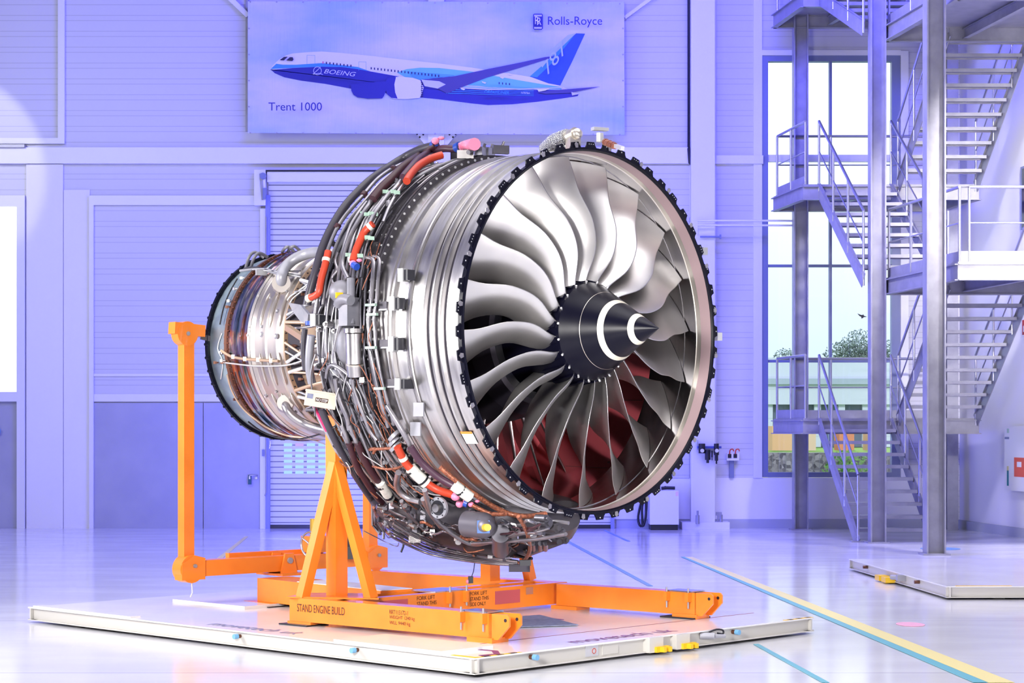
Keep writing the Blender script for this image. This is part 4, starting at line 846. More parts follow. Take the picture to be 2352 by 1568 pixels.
# --- hub and spinner
P_(revolve([(-.62, .56), (-.60, .50), (-.42, .455), (-.2, .425), (-.03, .40), (0, .383), (.0, .30)], seg=96), 'fan_hub', M['black'])
hb = MB()
for i in range(20):
    c = 11+i*18; hb.prism([E(-.06, c-4.2, .408), E(-.06, c+4.2, .408), E(-.3, c+8, .445), E(-.3, c-1, .445)], tuple(E(0, c, .012)-E(0, c, 0))); hb.cyl(E(-.03, c, .40), E(-.02, c, .418), .009, 8, 1)
P_(hb, 'annulus_fillers', [M['black'], M['box']])
rs = lambda s: .545*(.70-s)
P_(revolve([(0, .383), (.1, rs(.1)), (.25, rs(.25))], seg=96), 'spinner', M['black'])
P_(revolve([(.297, rs(.297)), (.47, rs(.47))], seg=96), 'spinner_middle', M['black']); P_(revolve([(.517, rs(.517)), (.69, .0055), (.70, 0.0005)], seg=96), 'spinner_tip', M['black'])
P_(revolve([(.25, rs(.25)), (.297, rs(.297))], seg=96), 'spinner_stripe', M['cream']); P_(revolve([(.47, rs(.47)), (.517, rs(.517))], seg=96), 'spinner_stripe', M['cream'])
P_(revolve([(.122, rs(.122)+.0012), (.1255, rs(.1255)+.0012)], seg=96), 'spinner_line', M['gold'])

# --- rear of the fan case: bolted flanges and dressed section
bf = revolve([(-1.03, 1.487), (-1.03, 1.535), (-1.05, 1.535), (-1.05, 1.545), (-1.07, 1.545), (-1.07, 1.47)], mi=0)
for i in range(120):
    a_ = i*3; bf.cyl(E(-1.022, a_, 1.518), E(-1.10, a_, 1.518), .011, 6, 1); 
P_(bf, 'bolted_flange', [M['gear'], M['box']])
P_(revolve([(-1.07, 1.475), (-1.16, 1.472), (-1.16, 1.505), (-1.19, 1.505), (-1.19, 1.468), (-1.74, 1.462), (-1.74, 1.49), (-1.77, 1.49), (-1.77, 1.40)]), 'rear_fan_case', M['gear'])
b2 = MB()
for i in range(90): a_ = i*4; b2.cyl(E(-1.155, a_, 1.487), E(-1.21, a_, 1.487), .010, 6)
P_(b2, 'flange_bolts', M['box'])
P_(revolve([(-1.77, 1.40), (-1.80, 1.30), (-1.95, 1.0), (-2.10, .84), (-2.2, .80)]), 'rear_cone', M['cast'])
# bright support panels low on the near side
for a0, a1, s0, s1, r_ in ((176, 186, -1.28, -1.72, 1.455), (187, 194, -1.30, -1.7, 1.46), (150, 163, -1.25, -1.62, 1.45)):
    P_(revolve([(s0, r_), (s0, r_+.02), (s1, r_+.02), (s1, r_)], a0, a1, 12), 'cover_panel', M['box'] if a0 > 170 else M['steel'])
# scalloped rear lip of the case under the engine
sc = MB()
for i in range(24):
    c = 216+i*4.2; sc.prism([E(-.90, c-2.1, 1.495), E(-.90, c+2.1, 1.495), E(-.99, c+1.4, 1.515), E(-1.0, c+.5, 1.53), E(-1.0, c-.5, 1.53), E(-.99, c-1.4, 1.515)], tuple(E(0, c, .006)-E(0, c, 0)))
    sc.cyl(E(-.975, c, 1.525), E(-.975, c, 1.535), .008, 8, 1)
P_(sc, 'scalloped_lip', [M['steel'], M['dark']])

# --- core and turbine
P_(revolve([(-2.2, .80), (-2.25, .74), (-2.9, .74), (-2.95, .80), (-3.0, .86), (-3.02, .86)], seg=96), 'core_casing', M['deep'])
cp = []
for a0, a1, s0, s1, mm in ((168, 182, -2.35, -2.9, 'tan'), (150, 164, -2.5, -2.95, 'beige'), (186, 200, -2.45, -2.92, 'beige'), (203, 216, -2.5, -2.95, 'tan'), (128, 146, -2.4, -2.9, 'cast'), (219, 236, -2.5, -2.95, 'steel'), (100, 124, -2.4, -2.9, 'beige'), (184, 190, -2.3, -2.6, 'box')):
    P_(revolve([(s0, .755), (s0, .80), (s1, .80), (s1, .755)], a0, a1, 14), 'heat_shield_panel', M[mm])
fr = revolve([(-3.0, .86), (-3.0, .903), (-3.02, .903), (-3.02, .88)], mi=0)
for i in range(90): fr.cyl(E(-2.99, i*4, .887), E(-3.03, i*4, .887), .007, 6, 1)
P_(fr, 'turbine_front_flange', [M['tan'], M['deep']])
P_(revolve([(-3.03, .885), (-3.05, .88), (-3.12, .885), (-3.13, .897), (-3.17, .897), (-3.18, .886), (-3.28, .888), (-3.29, .900), (-3.335, .900), (-3.345, .889), (-3.46, .892), (-3.465, .888), (-3.475, .892), (-3.52, .900)]), 'turbine_casing', M['beige'])
P_(revolve([(-3.52, .903), (-3.56, .905)]), 'casing_band', M['gold'])
P_(revolve([(-3.56, .898), (-3.64, .895), (-3.645, .912), (-3.665, .912), (-3.67, .896), (-3.74, .898), (-3.745, .915), (-3.765, .915), (-3.77, .898), (-3.86, .90)]), 'heat_tinted_casing', M['irid'])
rb2 = revolve([(-3.86, .90), (-3.86, .918), (-3.90, .918), (-3.90, .90)], mi=0)
for i in range(100): rb2.cyl(E(-3.85, i*3.6, .909), E(-3.91, i*3.6, .909), .0065, 6, 1)
P_(rb2, 'turbine_rear_flange', [M['brown'], M['copper']])
P_(revolve([(-3.90, .90), (-4.19, .872)]), 'exhaust_casing', M['bluegrey'])
rf = revolve([(-4.19, .87), (-4.19, .905), (-4.225, .905), (-4.225, .84), (-4.19, .84)])
for i in range(44): rf.cyl(E(-4.18, i*8.18, .895), E(-4.235, i*8.18, .895), .016, 8)
P_(rf, 'exhaust_rim', M['black'])
P_(revolve([(-4.2, .84), (-3.95, .80), (-3.95, .4), (-4.3, .32), (-4.6, .12), (-4.65, .0)], seg=64), 'tail_cone', M['bluegrey'])
# embossed ribs and bosses of the turbine casing
for a0, a1 in ((150, 172), (187, 207), (212, 226)):
    for s_ in (-3.10, -3.24, -3.385):
        rb_ = [E(s_, a0+(a1-a0)*i/10, .892) for i in range(11)]; P_(MB().tube(rb_, .016, 8, rr=lambda u: .017*min(1, 6*u, 6*(1-u))+.002), 'casing_rib', M['beige'])
for px, py, r_ in ((572, 770, .024), (603, 768, .026), (636, 772, .026), (575, 752, .015), (604, 750, .015), (595, 681, .017), (623, 686, .017), (639, 715, .02), (660, 670, .014), (612, 908, .018), (636, 898, .014), (655, 925, .018), (540, 772, .011), (556, 772, .01), (636, 825, .014), (680, 945, .016)):
    c = K(px, py, .89); ax = (c-(EO+EA*((c-EO).dot(EA)))).normalized(); b = MB(); b.cyl(c-ax*.005, c+ax*.012, r_, 14); b.cyl(c+ax*.012, c+ax*.022, r_*.55, 6, 1)
    P_(b, 'boss', [M['tube'], M['box']])

# --- traced pipe work
def T(name, pts, r, rad, m_, seg=10, sub=3, parent=None, dr=None):
    n_ = len(pts); P = [K(px, py, r if dr is None else r+(dr-r)*i/(n_-1)) for i, (px, py) in enumerate(pts)]
    return P_(MB().tube(P, rad, seg, sub=sub), name, M[m_], parent)
def band(p, d, rad, w_, m_, parent): 
    p = Vector(p); d = Vector(d).normalized(); return P_(MB().cyl(p-d*w_/2, p+d*w_/2, rad, 12), 'clamp', M[m_], parent)
# big air tube that rings the case, and its neighbours
T('air_duct', [(1002, 333), (965, 343), (930, 360), (895, 382), (862, 404), (838, 424), (797, 467), (766, 514), (741, 567), (726, 620), (713, 665), (705, 700)], 1.585, .036, 'rubber')
T('air_duct', [(738, 940), (757, 985), (782, 1035), (812, 1085), (842, 1130), (868, 1165)], 1.60, .03, 'rubber')
g_ = T('pipe', [(930, 374), (902, 387), (884, 398), (862, 416), (836, 446), (814, 471), (791, 498), (771, 530), (753, 574), (740, 620), (731, 670), (724, 720)], 1.60, .018, 'tube')
for q in ((903, 387), (836, 446), (775, 520), (737, 632)): c = K(*q, 1.6); band(c, K(q[0]-8, q[1]+12, 1.6)-K(*q, 1.6), .028, .04, 'hose_m', g_)
T('pipe', [(945, 372), (915, 388), (893, 403), (868, 425), (845, 452), (822, 480), (800, 508), (780, 545), (762, 590), (749, 640), (742, 700)], 1.585, .014, 'tube')
h1 = T('hose', [(1002, 332), (983, 344), (967, 356), (943, 371), (923, 386), (902, 408), (876, 433), (857, 457)], 1.62, .038, 'hose_m')
T('pipe', [(858, 455), (847, 471), (835, 488), (814, 523), (800, 552), (790, 585), (787, 612), (800, 640)], 1.60, .021, 'tube')
h2 = T('hose', [(1062, 338), (1044, 342), (1019, 341), (990, 349), (964, 364), (946, 383), (926, 407)], 1.63, .033, 'hose_p')
T('pipe', [(927, 405), (918, 420), (905, 435), (888, 452), (868, 480), (850, 510), (838, 545)], 1.60, .020, 'tube')
h3 = T('hose', [(1015, 356), (990, 364), (964, 379), (945, 398), (934, 416)], 1.61, .034, 'hose_r')
T('pipe', [(935, 414), (920, 432), (905, 455), (892, 480), (880, 510)], 1.58, .016, 'tube')
h4 = T('hose', [(857, 514), (839, 530), (828, 551), (818, 574), (811, 599)], 1.62, .031, 'hose_r'); band(K(850, 520, 1.62), K(839, 530, 1.62)-K(857, 514, 1.62), .036, .03, 'wrap', h4)
h5 = T('hose', [(754, 577), (747, 608), (739, 636), (735, 656), (731, 674), (711, 684)], 1.63, .030, 'hose_r'); band(K(749, 597, 1.63), K(747, 608, 1.63)-K(754, 577, 1.63), .035, .03, 'wrap', h5)
P_(MB().cyl(K(714, 683, 1.63), K(707, 686, 1.63), .034, 12), 'yellow_plug', M['cream'], h5)
def cap(px, py, r, parent, s_=.05, second='bluecap'):
    c = K(px, py, r); b = MB(); b.sphere(c, s_, (1, 1, .9), 10); b.sphere(c+Vector((.05, 0, .025)), s_*.7, (1.2, 1, .7), 8); P_(b, 'pink_cap', M['pink'], parent)
P_(MB().cyl(K(993, 336, 1.62), K(999, 328, 1.66), .036, 12), 'blue_plug', M['bluecap'], h1); cap(1000, 324, 1.68, h1, .036)
P_(MB().cyl(K(1048, 340, 1.64), K(1056, 336, 1.64), .042, 12), 'blue_plug', M['bluecap'], h2); b = MB(); b.tube([K(1055, 337, 1.65), K(1072, 333, 1.65), (K(1090, 331, 1.66))], .035, 10, rr=lambda u: .034+.02*u); P_(b, 'pink_cap', M['pink'], h2)
cap(811, 605, 1.62, h4, .032); P_(MB().cyl(K(812, 608, 1.62), K(820, 613, 1.62), .03, 10), 'blue_plug', M['bluecap'], h4)
# parallel pipe bundle down the near side
base = [(888, 452), (868, 478), (850, 506), (838, 536), (829, 570), (822, 605), (817, 640)]
for j, (dx, rad) in enumerate(((-46, .016), (-36, .011), (-27, .019), (-16, .013), (-7, .017), (4, .012), (13, .010))):
    T('pipe', [(x+dx*(1-.12*i/6), y+dx*-.25) for i, (x, y) in enumerate(base)], 1.57, rad, 'tube')
for (x0, y0) in ((885, 440), (834, 490), (826, 545), (800, 585)):
    for k_ in range(4): c = K(x0+k_*9, y0+(k_ % 2)*2, 1.6); P_(MB().box(c, (.045, .02, .03), .4), 'pipe_clip', M['green'])
rail_pts = [(823, 594), (845, 592), (858, 598), (858, 620), (855, 652), (853, 682), (850, 705), (846, 732), (848, 761), (850, 799), (856, 837), (862, 870), (871, 905), (879, 932), (885, 955), (892, 980)]
T('pipe', rail_pts, 1.55, .019, 'tube'); T('pipe', [(x+13, y-4) for x, y in rail_pts[1:]], 1.54, .014, 'tube')
T('pipe', [(823, 607), (838, 607), (846, 618), (840, 660), (838, 700), (836, 760), (838, 820)], 1.53, .012, 'tubed')
for q in ((848, 700), (851, 722), (848, 798), (868, 892)):
    c = K(q[0]+4, q[1], 1.57); P_(MB().box(c, (.1, .03, .02), -.6), 'pipe_clip', M['green'])
T('pipe', [(790, 700), (786, 730), (778, 760), (772, 790), (768, 815), (772, 835), (785, 858), (800, 880), (812, 905), (822, 935), (834, 965)], 1.58, .021, 'tube')
T('pipe', [(772, 660), (762, 640), (775, 620), (770, 600), (776, 580)], 1.58, .012, 'tube')
T('pipe', [(742, 700), (733, 720), (731, 745), (738, 760)], 1.5, .014, 'tube')
T('pipe', [(800, 860), (780, 845), (762, 838), (752, 850), (750, 868)], 1.6, .017, 'tube')
T('pipe', [(810, 870), (812, 890), (822, 920), (836, 955), (850, 990), (866, 1010)], 1.62, .016, 'tube')
T('pipe', [(770, 870), (775, 900), (785, 930), (798, 960), (802, 985)], 1.62, .022, 'tube')
p1 = T('pipe', [(784, 975), (793, 995), (802, 1020)], 1.62, .020, 'tube'); p2 = T('pipe', [(803, 975), (812, 998), (821, 1020)], 1.62, .020, 'tube')
T('hose', [(802, 1018), (812, 1047), (822, 1073), (837, 1098), (852, 1121), (866, 1140), (880, 1155), (892, 1168)], 1.63, .030, 'hose_m')
h6 = T('hose', [(821, 1018), (833, 1047), (848, 1075), (863, 1097), (876, 1113)], 1.63, .031, 'hose_m')
wr_ = T('cloth_wrap', [(873, 1108), (885, 1127), (896, 1144)], 1.64, .043, 'wrap'); 
for q in ((876, 1114), (892, 1138)): P_(MB().cyl(K(q[0]-2, q[1]-2, 1.64), K(q[0]+1, q[1]+2, 1.64), .0465, 14), 'black_tie', M['dark'], wr_)
T('pipe', [(896, 1144), (906, 1165), (918, 1185)], 1.63, .018, 'tube')
h7 = T('hose', [(913, 1026), (923, 1047), (934, 1066), (947, 1079)], 1.66, .033, 'hose_r'); band(K(926, 1052, 1.66), K(934, 1066, 1.66)-K(923, 1047, 1.66), .038, .03, 'wrap', h7)
wr_ = T('cloth_wrap', [(943, 1074), (960, 1092), (980, 1110)], 1.66, .050, 'wrap')
for q in ((947, 1080), (972, 1103)): P_(MB().cyl(K(q[0]-2, q[1]-2, 1.66), K(q[0]+1, q[1]+1, 1.66), .053, 14), 'black_tie', M['dark'], wr_)
h8 = T('hose', [(978, 1108), (1000, 1122), (1020, 1130), (1042, 1136)], 1.66, .034, 'hose_r'); cap(1046, 1140, 1.67, h8, .04); cap(1056, 1157, 1.67, h8, .035)
P_(MB().cyl(K(1066, 1154, 1.67), K(1074, 1157, 1.67), .032, 12), 'blue_plug', M['bluecap'], h8); cap(1082, 1158, 1.67, h8, .026)
T('pipe', [(888, 931), (900, 950), (912, 970), (925, 992), (936, 1012), (944, 1028)], 1.60, .022, 'tube')
h9 = T('hose', [(943, 1026), (955, 1045), (970, 1064), (990, 1082), (1010, 1097), (1030, 1109), (1046, 1117)], 1.62, .031, 'hose_p')
wr_ = T('cloth_wrap', [(1043, 1114), (1060, 1127), (1080, 1142)], 1.64, .048, 'wrap'); P_(MB().cyl(K(1056, 1124, 1.64), K(1059, 1127, 1.64), .051, 14), 'black_tie', M['dark'], wr_)
T('harness', [(1010, 1072), (1040, 1098), (1070, 1121), (1100, 1141), (1130, 1161), (1160, 1176), (1185, 1183), (1215, 1185), (1252, 1180)], 1.60, .022, 'copper')
T('harness', [(1085, 1160), (1105, 1170), (1130, 1180), (1160, 1180)], 1.68, .018, 'copper')
T('harness', [(858, 1040), (862, 1030), (848, 1032), (880, 1030), (905, 1028), (920, 1020)], 1.62, .013, 'copper')
T('harness', [(856, 1070), (875, 1075), (890, 1077), (910, 1075), (930, 1067)], 1.62, .011, 'copper')
T('harness', [(780, 1058), (790, 1068), (805, 1072), (815, 1066)], 1.62, .009, 'copper')
T('harness', [(858, 1165), (868, 1190), (880, 1212), (900, 1232), (928, 1245), (962, 1250)], 1.66, .014, 'copper')
T('harness', [(1190, 1186), (1204, 1208), (1214, 1235), (1217, 1262), (1208, 1282), (1190, 1295)], 1.85, .016, 'copper')
T('pipe', [(972, 1145), (985, 1170), (1003, 1195), (1030, 1218), (1060, 1238), (1085, 1248), (1110, 1246), (1150, 1236), (1200, 1222), (1240, 1222)], 1.84, .024, 'tube')
T('pipe', [(975, 1125), (982, 1150), (992, 1180), (1012, 1208)], 1.84, .022, 'tube')
T('pipe', [(915, 1085), (911, 1110), (918, 1130), (940, 1145), (965, 1152)], 1.76, .026, 'tube')
T('pipe', [(922, 1150), (935, 1172), (955, 1195), (980, 1222), (1000, 1236)], 1.78, .018, 'tube')
T('pipe', [(1085, 1248), (1180, 1242), (1240, 1237), (1300, 1226)], 1.88, .015, 'tube')
T('pipe', [(1130, 1205), (1160, 1198), (1185, 1206), (1200, 1205)], 1.78, .013, 'tube'); T('pipe', [(1260, 1196), (1285, 1198), (1306, 1201)], 1.7, .016, 'tube')
for j in range(6): T('pipe', [(905-j*2, 1195+j*7), (940, 1218+j*7), (990, 1243+j*6), (1050, 1262+j*4.5), (1120, 1276+j*3.5), (1190, 1288+j*2)], 1.86, .008+.003*(j % 2), 'tube' if j % 3 else 'tubed')
T('pipe', [(878, 1150), (878, 1180), (880, 1218)], 1.6, .013, 'tube'); T('pipe', [(862, 1162), (862, 1200), (874, 1226)], 1.58, .014, 'galv')
# many small lines that lie round the rear fan case
def arc(name, s0, s1, a0, a1, r0, r1, rad, m_, wob=.012, n_=8):
    P = []; ph = random.random()*6
    for i in range(n_):
        u = i/(n_-1); P.append(E(s0+(s1-s0)*u+wob*math.sin(ph+u*5.5), a0+(a1-a0)*u, r0+(r1-r0)*u+wob*.4*math.sin(ph*2+u*6)))
    return P_(MB().tube(P, rad, 7, sub=3), name, M[m_])
random.seed(11)
for i in range(34):
    s_ = -1.14-.60*random.random(); a0 = random.choice((88, 96, 104, 120, 140, 160)); L_ = random.uniform(25, 75)
    arc('pipe', s_, s_+random.uniform(-.08, .08), a0, a0+L_, 1.48+.07*random.random(), 1.48+.07*random.random(), random.choice((.007, .009, .012, .015)), random.choice(('tube', 'tube', 'tubed', 'galv')))
for i in range(48):
    s_ = -1.12-.66*random.random(); a0 = random.uniform(185, 235); L_ = random.uniform(14, 45)
    arc('pipe', s_, s_+random.uniform(-.12, .12), a0, a0+L_, 1.50+.10*random.random(), 1.50+.14*random.random(), random.choice((.006, .008, .011, .014, .017)), random.choice(('tube', 'tube', 'tubed', 'galv', 'tube')), .018)
for i in range(46):
    s_ = -1.1-.7*random.random(); a0 = random.uniform(180, 250)
    arc('wire', s_, s_+random.uniform(-.25, .25), a0, a0+random.uniform(5, 16), 1.58+.06*random.random(), 1.58+.08*random.random(), random.choice((.004, .005, .006)), random.choice(('copper', 'dark', 'copper', 'box', 'tubed')), .03, 6)
for i in range(24):
    s_ = -1.0-.25*random.random(); a0 = random.uniform(150, 215)
    arc('wire', s_, s_+random.uniform(-.1, .1), a0, a0+random.uniform(8, 20), 1.55, 1.57, .004, random.choice(('copper', 'dark', 'copper')), .02, 6)
# small fittings scattered between the lines
for i in range(84):
    a_ = random.choice((random.uniform(92, 180), random.uniform(186, 262), random.uniform(186, 262))); s_ = random.uniform(-1.14, -1.74); r_ = 1.52+.07*random.random(); c = E(s_, a_, r_); d_ = random.uniform(.014, .034)
    b = MB(); ax = (E(s_, a_, 2)-c).normalized()
    if i % 3: b.cyl(c-ax*d_, c+ax*d_*.8, d_*.8, 8); b.cyl(c+ax*d_*.8, c+ax*d_*1.4, d_*.45, 6)
    else: b.box(c, (d_*2.2, d_*1.6, d_*1.8), random.random()*3); b.cyl(c-EA*d_*1.6, c+EA*d_*1.6, d_*.4, 6)
    P_(b, 'fitting', M[random.choice(('steel', 'steel', 'cast', 'tubed', 'tube', 'gear'))])
# accessories on the near side
def boxat(name, px, py, r, dims, m_, yaw=0., parent=None, tilt=0.):
    c = K(px, py, r); mtx = Matrix.Rotation(math.atan2(EA.y, EA.x)+yaw, 3, 'Z') @ Matrix.Rotation(tilt, 3, 'Y')
    return P_(MB().box(c, dims, mtx), name, M[m_], parent)
pu = boxat('pump', 802, 716, 1.60, (.11, .13, .23), 'cast')
P_(MB().sphere(K(787, 670, 1.57), .115, (1, 1, .85), 18), 'pump_housing', M['cast'], pu); P_(MB().cyl(K(806, 745, 1.6), K(806, 640, 1.6)+Vector((0, 0, 0)), .035, 14), 'pump_riser', M['cast'], pu)
b = MB(); b.tube([K(777, 700, 1.66), K(781, 690, 1.68), K(792, 686, 1.69), K(806, 690, 1.69)], .042, 12, sub=3); P_(b, 'pump_elbow', M['cast'], pu)
b = MB(); b.cyl(K(813, 765, 1.60), K(815, 835, 1.60), .071, 24); b.cyl(K(815, 836, 1.60), K(817, 863, 1.60), .068, 24); b.cyl(K(813, 755, 1.60), K(813, 765, 1.60), .083, 20); P_(b, 'filter_canister', M['steel'], pu)
P_(MB().cyl(K(815, 834, 1.60), K(815, 838, 1.60), .074, 24), 'gold_band', M['gold'], pu)
P_(MB().box(K(779, 678, 1.7), (.06, .02, .045), .5), 'yellow_tag', M['yellow'], pu)
P_(MB().sphere(K(800, 790, 1.50), .15, (.7, .7, 1.2), 16), 'gearbox_lobe', M['cast'], pu)
for px, py, w_, h_ in ((926, 632, .085, .105), (905, 697, .07, .11), (903, 790, .07, .12), (922, 882, .12, .09), (728, 735, .12, .1)):
    bx_ = boxat('bracket_box', px, py, 1.56, (.05, w_, h_), 'box', .25); boxat('connector_block', px+12, py, 1.54, (.07, w_*.9, h_*.8), 'dark', 0, bx_)
for px, py in ((880, 703), (884, 790), (900, 880)): boxat('slotted_bracket', px, py, 1.51, (.12, .03, .07), 'gear'); boxat('slotted_bracket', px, py+8, 1.53, (.1, .01, .012), 'galv')
for px, py in ((955, 985), (962, 940)): boxat('mount_bracket', px, py, 1.53, (.10, .015, .11), 'galv', .2)
for px, py in ((905, 1000), (905, 1012), (908, 1024)): P_(MB().cyl(K(px-3, py-2, 1.60), K(px+3, py+4, 1.60), .07-.012*(py % 3), 16), 'sensor_housing', M['galv'])
boxat('data_plate', 772, 802, 1.47, (.12, .01, .34), 'box'); boxat('data_plate', 748, 790, 1.49, (.05, .01, .3), 'white')
ns = emp('x', (0, 0, 0), '', ''); bpy.data.objects.remove(ns)
c = K(736, 919, 1.66); rz_ = Matrix.Rotation(R(12), 3, 'Z') @ Matrix.Rotation(R(9), 3, 'Y')
nb = P_(MB().box(c, (.25, .10, .12), rz_), 'cream_box', M['boxcream']); P_(MB().box(c+rz_ @ Vector((0, -.005, .066)), (.26, .12, .014), rz_), 'box_lid', M['boxcream'], nb)
P_(MB().box(c+rz_ @ Vector((.005, -.052, .0)), (.105, .004, .034), rz_), 'label_plate', M['ink'], nb); o_ = c+rz_ @ Vector((-.042, -.0555, -.012))
text('NO STEP', 'lettering', M['white'], nb, o_, rz_ @ Vector((1, 0, 0)), rz_ @ Vector((0, 0, 1)), .022, .094)
P_(MB().box(c+rz_ @ Vector((-.095, -.052, .02)), (.05, .004, .04), rz_), 'small_label', M['mat'], nb)
P_(MB().cyl(K(755, 943, 1.53), K(774, 945, 1.53), .042, 16), 'silver_canister', M['steel'])
P_(MB().tube([K(722, 933, 1.55), K(735, 960, 1.55), K(750, 990, 1.55)], .012, 8), 'pink_ribbon', mat('neon_pink_ribbon', (.85, .04, .18), .5))
P_(MB().tube([K(725, 930, 1.5), K(740, 965, 1.5), K(760, 1000, 1.5), K(778, 1035, 1.5), K(790, 1060, 1.5)], .034, 12, sub=3), 'pipe', M['galv'])
P_(MB().tube([K(715, 770, 1.5), K(711, 810, 1.5), K(711, 850, 1.5), K(717, 880, 1.5)], .036, 12, sub=3), 'pipe', M['galv'])
P_(MB().cyl(K(712, 747, 1.52), K(712, 738, 1.52), .039, 12), 'blue_band', M['bluecap'])
P_(MB().tube([K(700, 755, 1.45), K(697, 800, 1.45), K(702, 850, 1.45)], .026, 10, sub=3), 'pipe', M['rubber'])
# engine mount arm behind the fan case on the near side
b = MB(); q = [K(662, 695, 1.2), K(690, 700, 1.2), K(708, 722, 1.2), K(706, 745, 1.2), K(690, 738, 1.2), K(672, 715, 1.2)]; b.prism(q, tuple(EV*.03)); P_(b, 'mount_plate', M['cast'])
P_(MB().beam(K(660, 752, 1.0), K(702, 780, 1.1), .05, .05), 'strut', M['tan'])
P_(MB().beam(EP(-2.2, -.75, 0), Vector((pbl.x, Yp, 2.45)), .12, .12), 'trunnion', M['gear'])
# --- pipes and brackets on the turbine
P_(MB().tube([K(648, 662, .86), K(647, 652, .93), K(646, 638, .99), K(651, 621, 1.0), K(664, 604, 1.0), K(686, 590, 1.0), K(712, 581, 1.0), K(740, 578, 1.02)], .050, 16, sub=4), 'pipe', M['galv'])
P_(MB().cyl(K(646, 656, .89), K(646, 650, .96), .085, 20), 'pipe_collar', M['beige'])
P_(MB().tube([K(650, 920, .84), K(655, 930, .93), K(663, 945, .97), K(678, 960, .98), K(702, 974, .98), K(735, 985, .99), K(760, 990, 1.0)], .042, 14, sub=4), 'pipe', M['tube']); P_(MB().cyl(K(654, 930, .88), K(655, 925, .93), .075, 20), 'pipe_collar', M['beige'])
hr = T('harness', [(508, 805), (530, 818), (560, 824), (600, 827), (640, 829)], .93, .014, 'tan')
for q in ((535, 819), (562, 824), (592, 826), (622, 828)): P_(MB().box(K(*q, .945), (.03, .02, .04), .2), 'clamp', M['box'], hr)
T('pipe', [(512, 832), (545, 836), (585, 840), (640, 840), (670, 836), (700, 826)], .93, .008, 'box')
hr = T('harness', [(552, 622), (580, 618), (602, 619), (630, 626), (655, 630), (685, 633)], .93, .014, 'galv'); 
P_(MB().box(K(600, 626, .95), (.11, .02, .05), .6), 'clamp', M['box'], hr)
for j in range(3): T('wire', [(560+j*20, 616+j*3), (590+j*20, 613+j*4), (630+j*15, 622+j*4), (690, 622+j*7)], .95, .006, 'box' if j else 'tubed')
T('pipe', [(660, 690), (668, 680), (690, 665), (708, 652)], .92, .009, 'box'); T('pipe', [(665, 700), (672, 686), (694, 668), (712, 655)], .92, .007, 'box')
T('pipe', [(510, 765), (500, 800), (512, 830), (507, 870)], .90, .006, 'box'); T('harness', [(522, 860), (530, 890), (545, 920), (565, 945), (590, 965), (620, 985), (660, 1000), (700, 1005)], .95, .010, 'tan')
T('harness', [(545, 640), (528, 670), (514, 705), (505, 745)], .93, .007, 'dark'); T('wire', [(620, 1012), (621, 1020), (619, 1030)], .9, .003, 'box'); T('pipe', [(700, 1005), (725, 1012), (752, 1022)], .94, .007, 'box')
T('harness', [(570, 968), (600, 990), (640, 1005), (690, 1007), (730, 998), (760, 985)], .96, .008, 'dark')
for (q1, q2, q3, q4) in (((564, 618), (572, 590), (586, 579), (606, 592)), ((577, 612), (584, 591), (596, 581), (614, 590)), ((648, 578), (654, 570), (664, 567), (674, 576)), ((662, 577), (668, 568), (678, 566), (688, 575))):
    P_(MB().tube([K(*q1, .93), K(*q2, 1.03), K(*q3, 1.03), K(*q4, .95)], .016, 8, sub=4), 'lifting_lug', M['cast'])
for i in range(26):
    a_ = random.uniform(120, 235); s_ = random.choice((-3.93, -4.05, -2.93, -2.8)); c = E(s_, a_, .93 if s_ < -3.5 else .85); P_(MB().box(c, (.03, .03, .025), random.random()*3).cyl(c, c+EA*.05, .008, 6), 'fitting', M[random.choice(('brown', 'tubed', 'tube', 'box'))])
for i in range(22):
    a_ = random.uniform(145, 235); c0_ = E(-2.3-.1*random.random(), a_, .86); P_(MB().tube([c0_, E(-2.6, a_+random.uniform(-6, 6), .90), E(-2.95, a_+random.uniform(-9, 9), .93)], random.choice((.006, .009, .012, .018)), 7, sub=3), 'pipe', M[random.choice(('tube', 'galv', 'tubed', 'box', 'tan'))])
# --- gearbox slung under the fan case
def hull(stations, name, m_, n_=20):
    mb = MB(); rows = []
    for s_, z0_, z1_, w_, lat in stations:
        rows.append([EP(s_, lat+w_*math.cos(2*math.pi*k_/n_)*(1 if math.sin(2*math.pi*k_/n_) > 0 else .86), (z0_+z1_)/2+(z1_-z0_)/2*math.copysign(abs(math.sin(2*math.pi*k_/n_))**.7, math.sin(2*math.pi*k_/n_))) for k_ in range(n_)])
    vs = [p for r_ in rows for p in r_]; fs = [(i*n_+k_, i*n_+(k_+1) % n_, (i+1)*n_+(k_+1) % n_, (i+1)*n_+k_) for i in range(len(rows)-1) for k_ in range(n_)]
    mb.add(vs, fs, 0, True); mb.add(rows[0], [tuple(range(n_))]); mb.add(rows[-1], [tuple(range(n_))]); return P_(mb, name, M[m_])
gb = hull([(-.42, -1.66, -1.40, .25, .05), (-.55, -1.80, -1.35, .42, 0), (-.85, -1.90, -1.3, .5, -.05), (-1.3, -1.86, -1.3, .62, -.1), (-1.75, -1.80, -1.2, .68, -.12), (-2.0, -1.70, -1.1, .62, -.15), (-2.15, -1.5, -1.1, .4, -.15)], 'gearbox', 'gear')
c = K(1010, 1165, 1.80); ax = (CAMP-c).normalized()*.7+Vector((-.55, 0, -.1)); ax.normalize(); b = MB(); b.cyl(c, c+ax*.025, .088, 28); b.cyl(c+ax*.025, c+ax*.028, .062, 24, 1); b.cyl(c+ax*.028, c+ax*.06, .034, 16, 2)
for i in range(8): u_ = ax.orthogonal().normalized(); v_ = ax.cross(u_); q = c+(u_*math.cos(i*.785)+v_*math.sin(i*.785))*.075; b.cyl(q+ax*.02, q+ax*.028, .007, 8, 1)
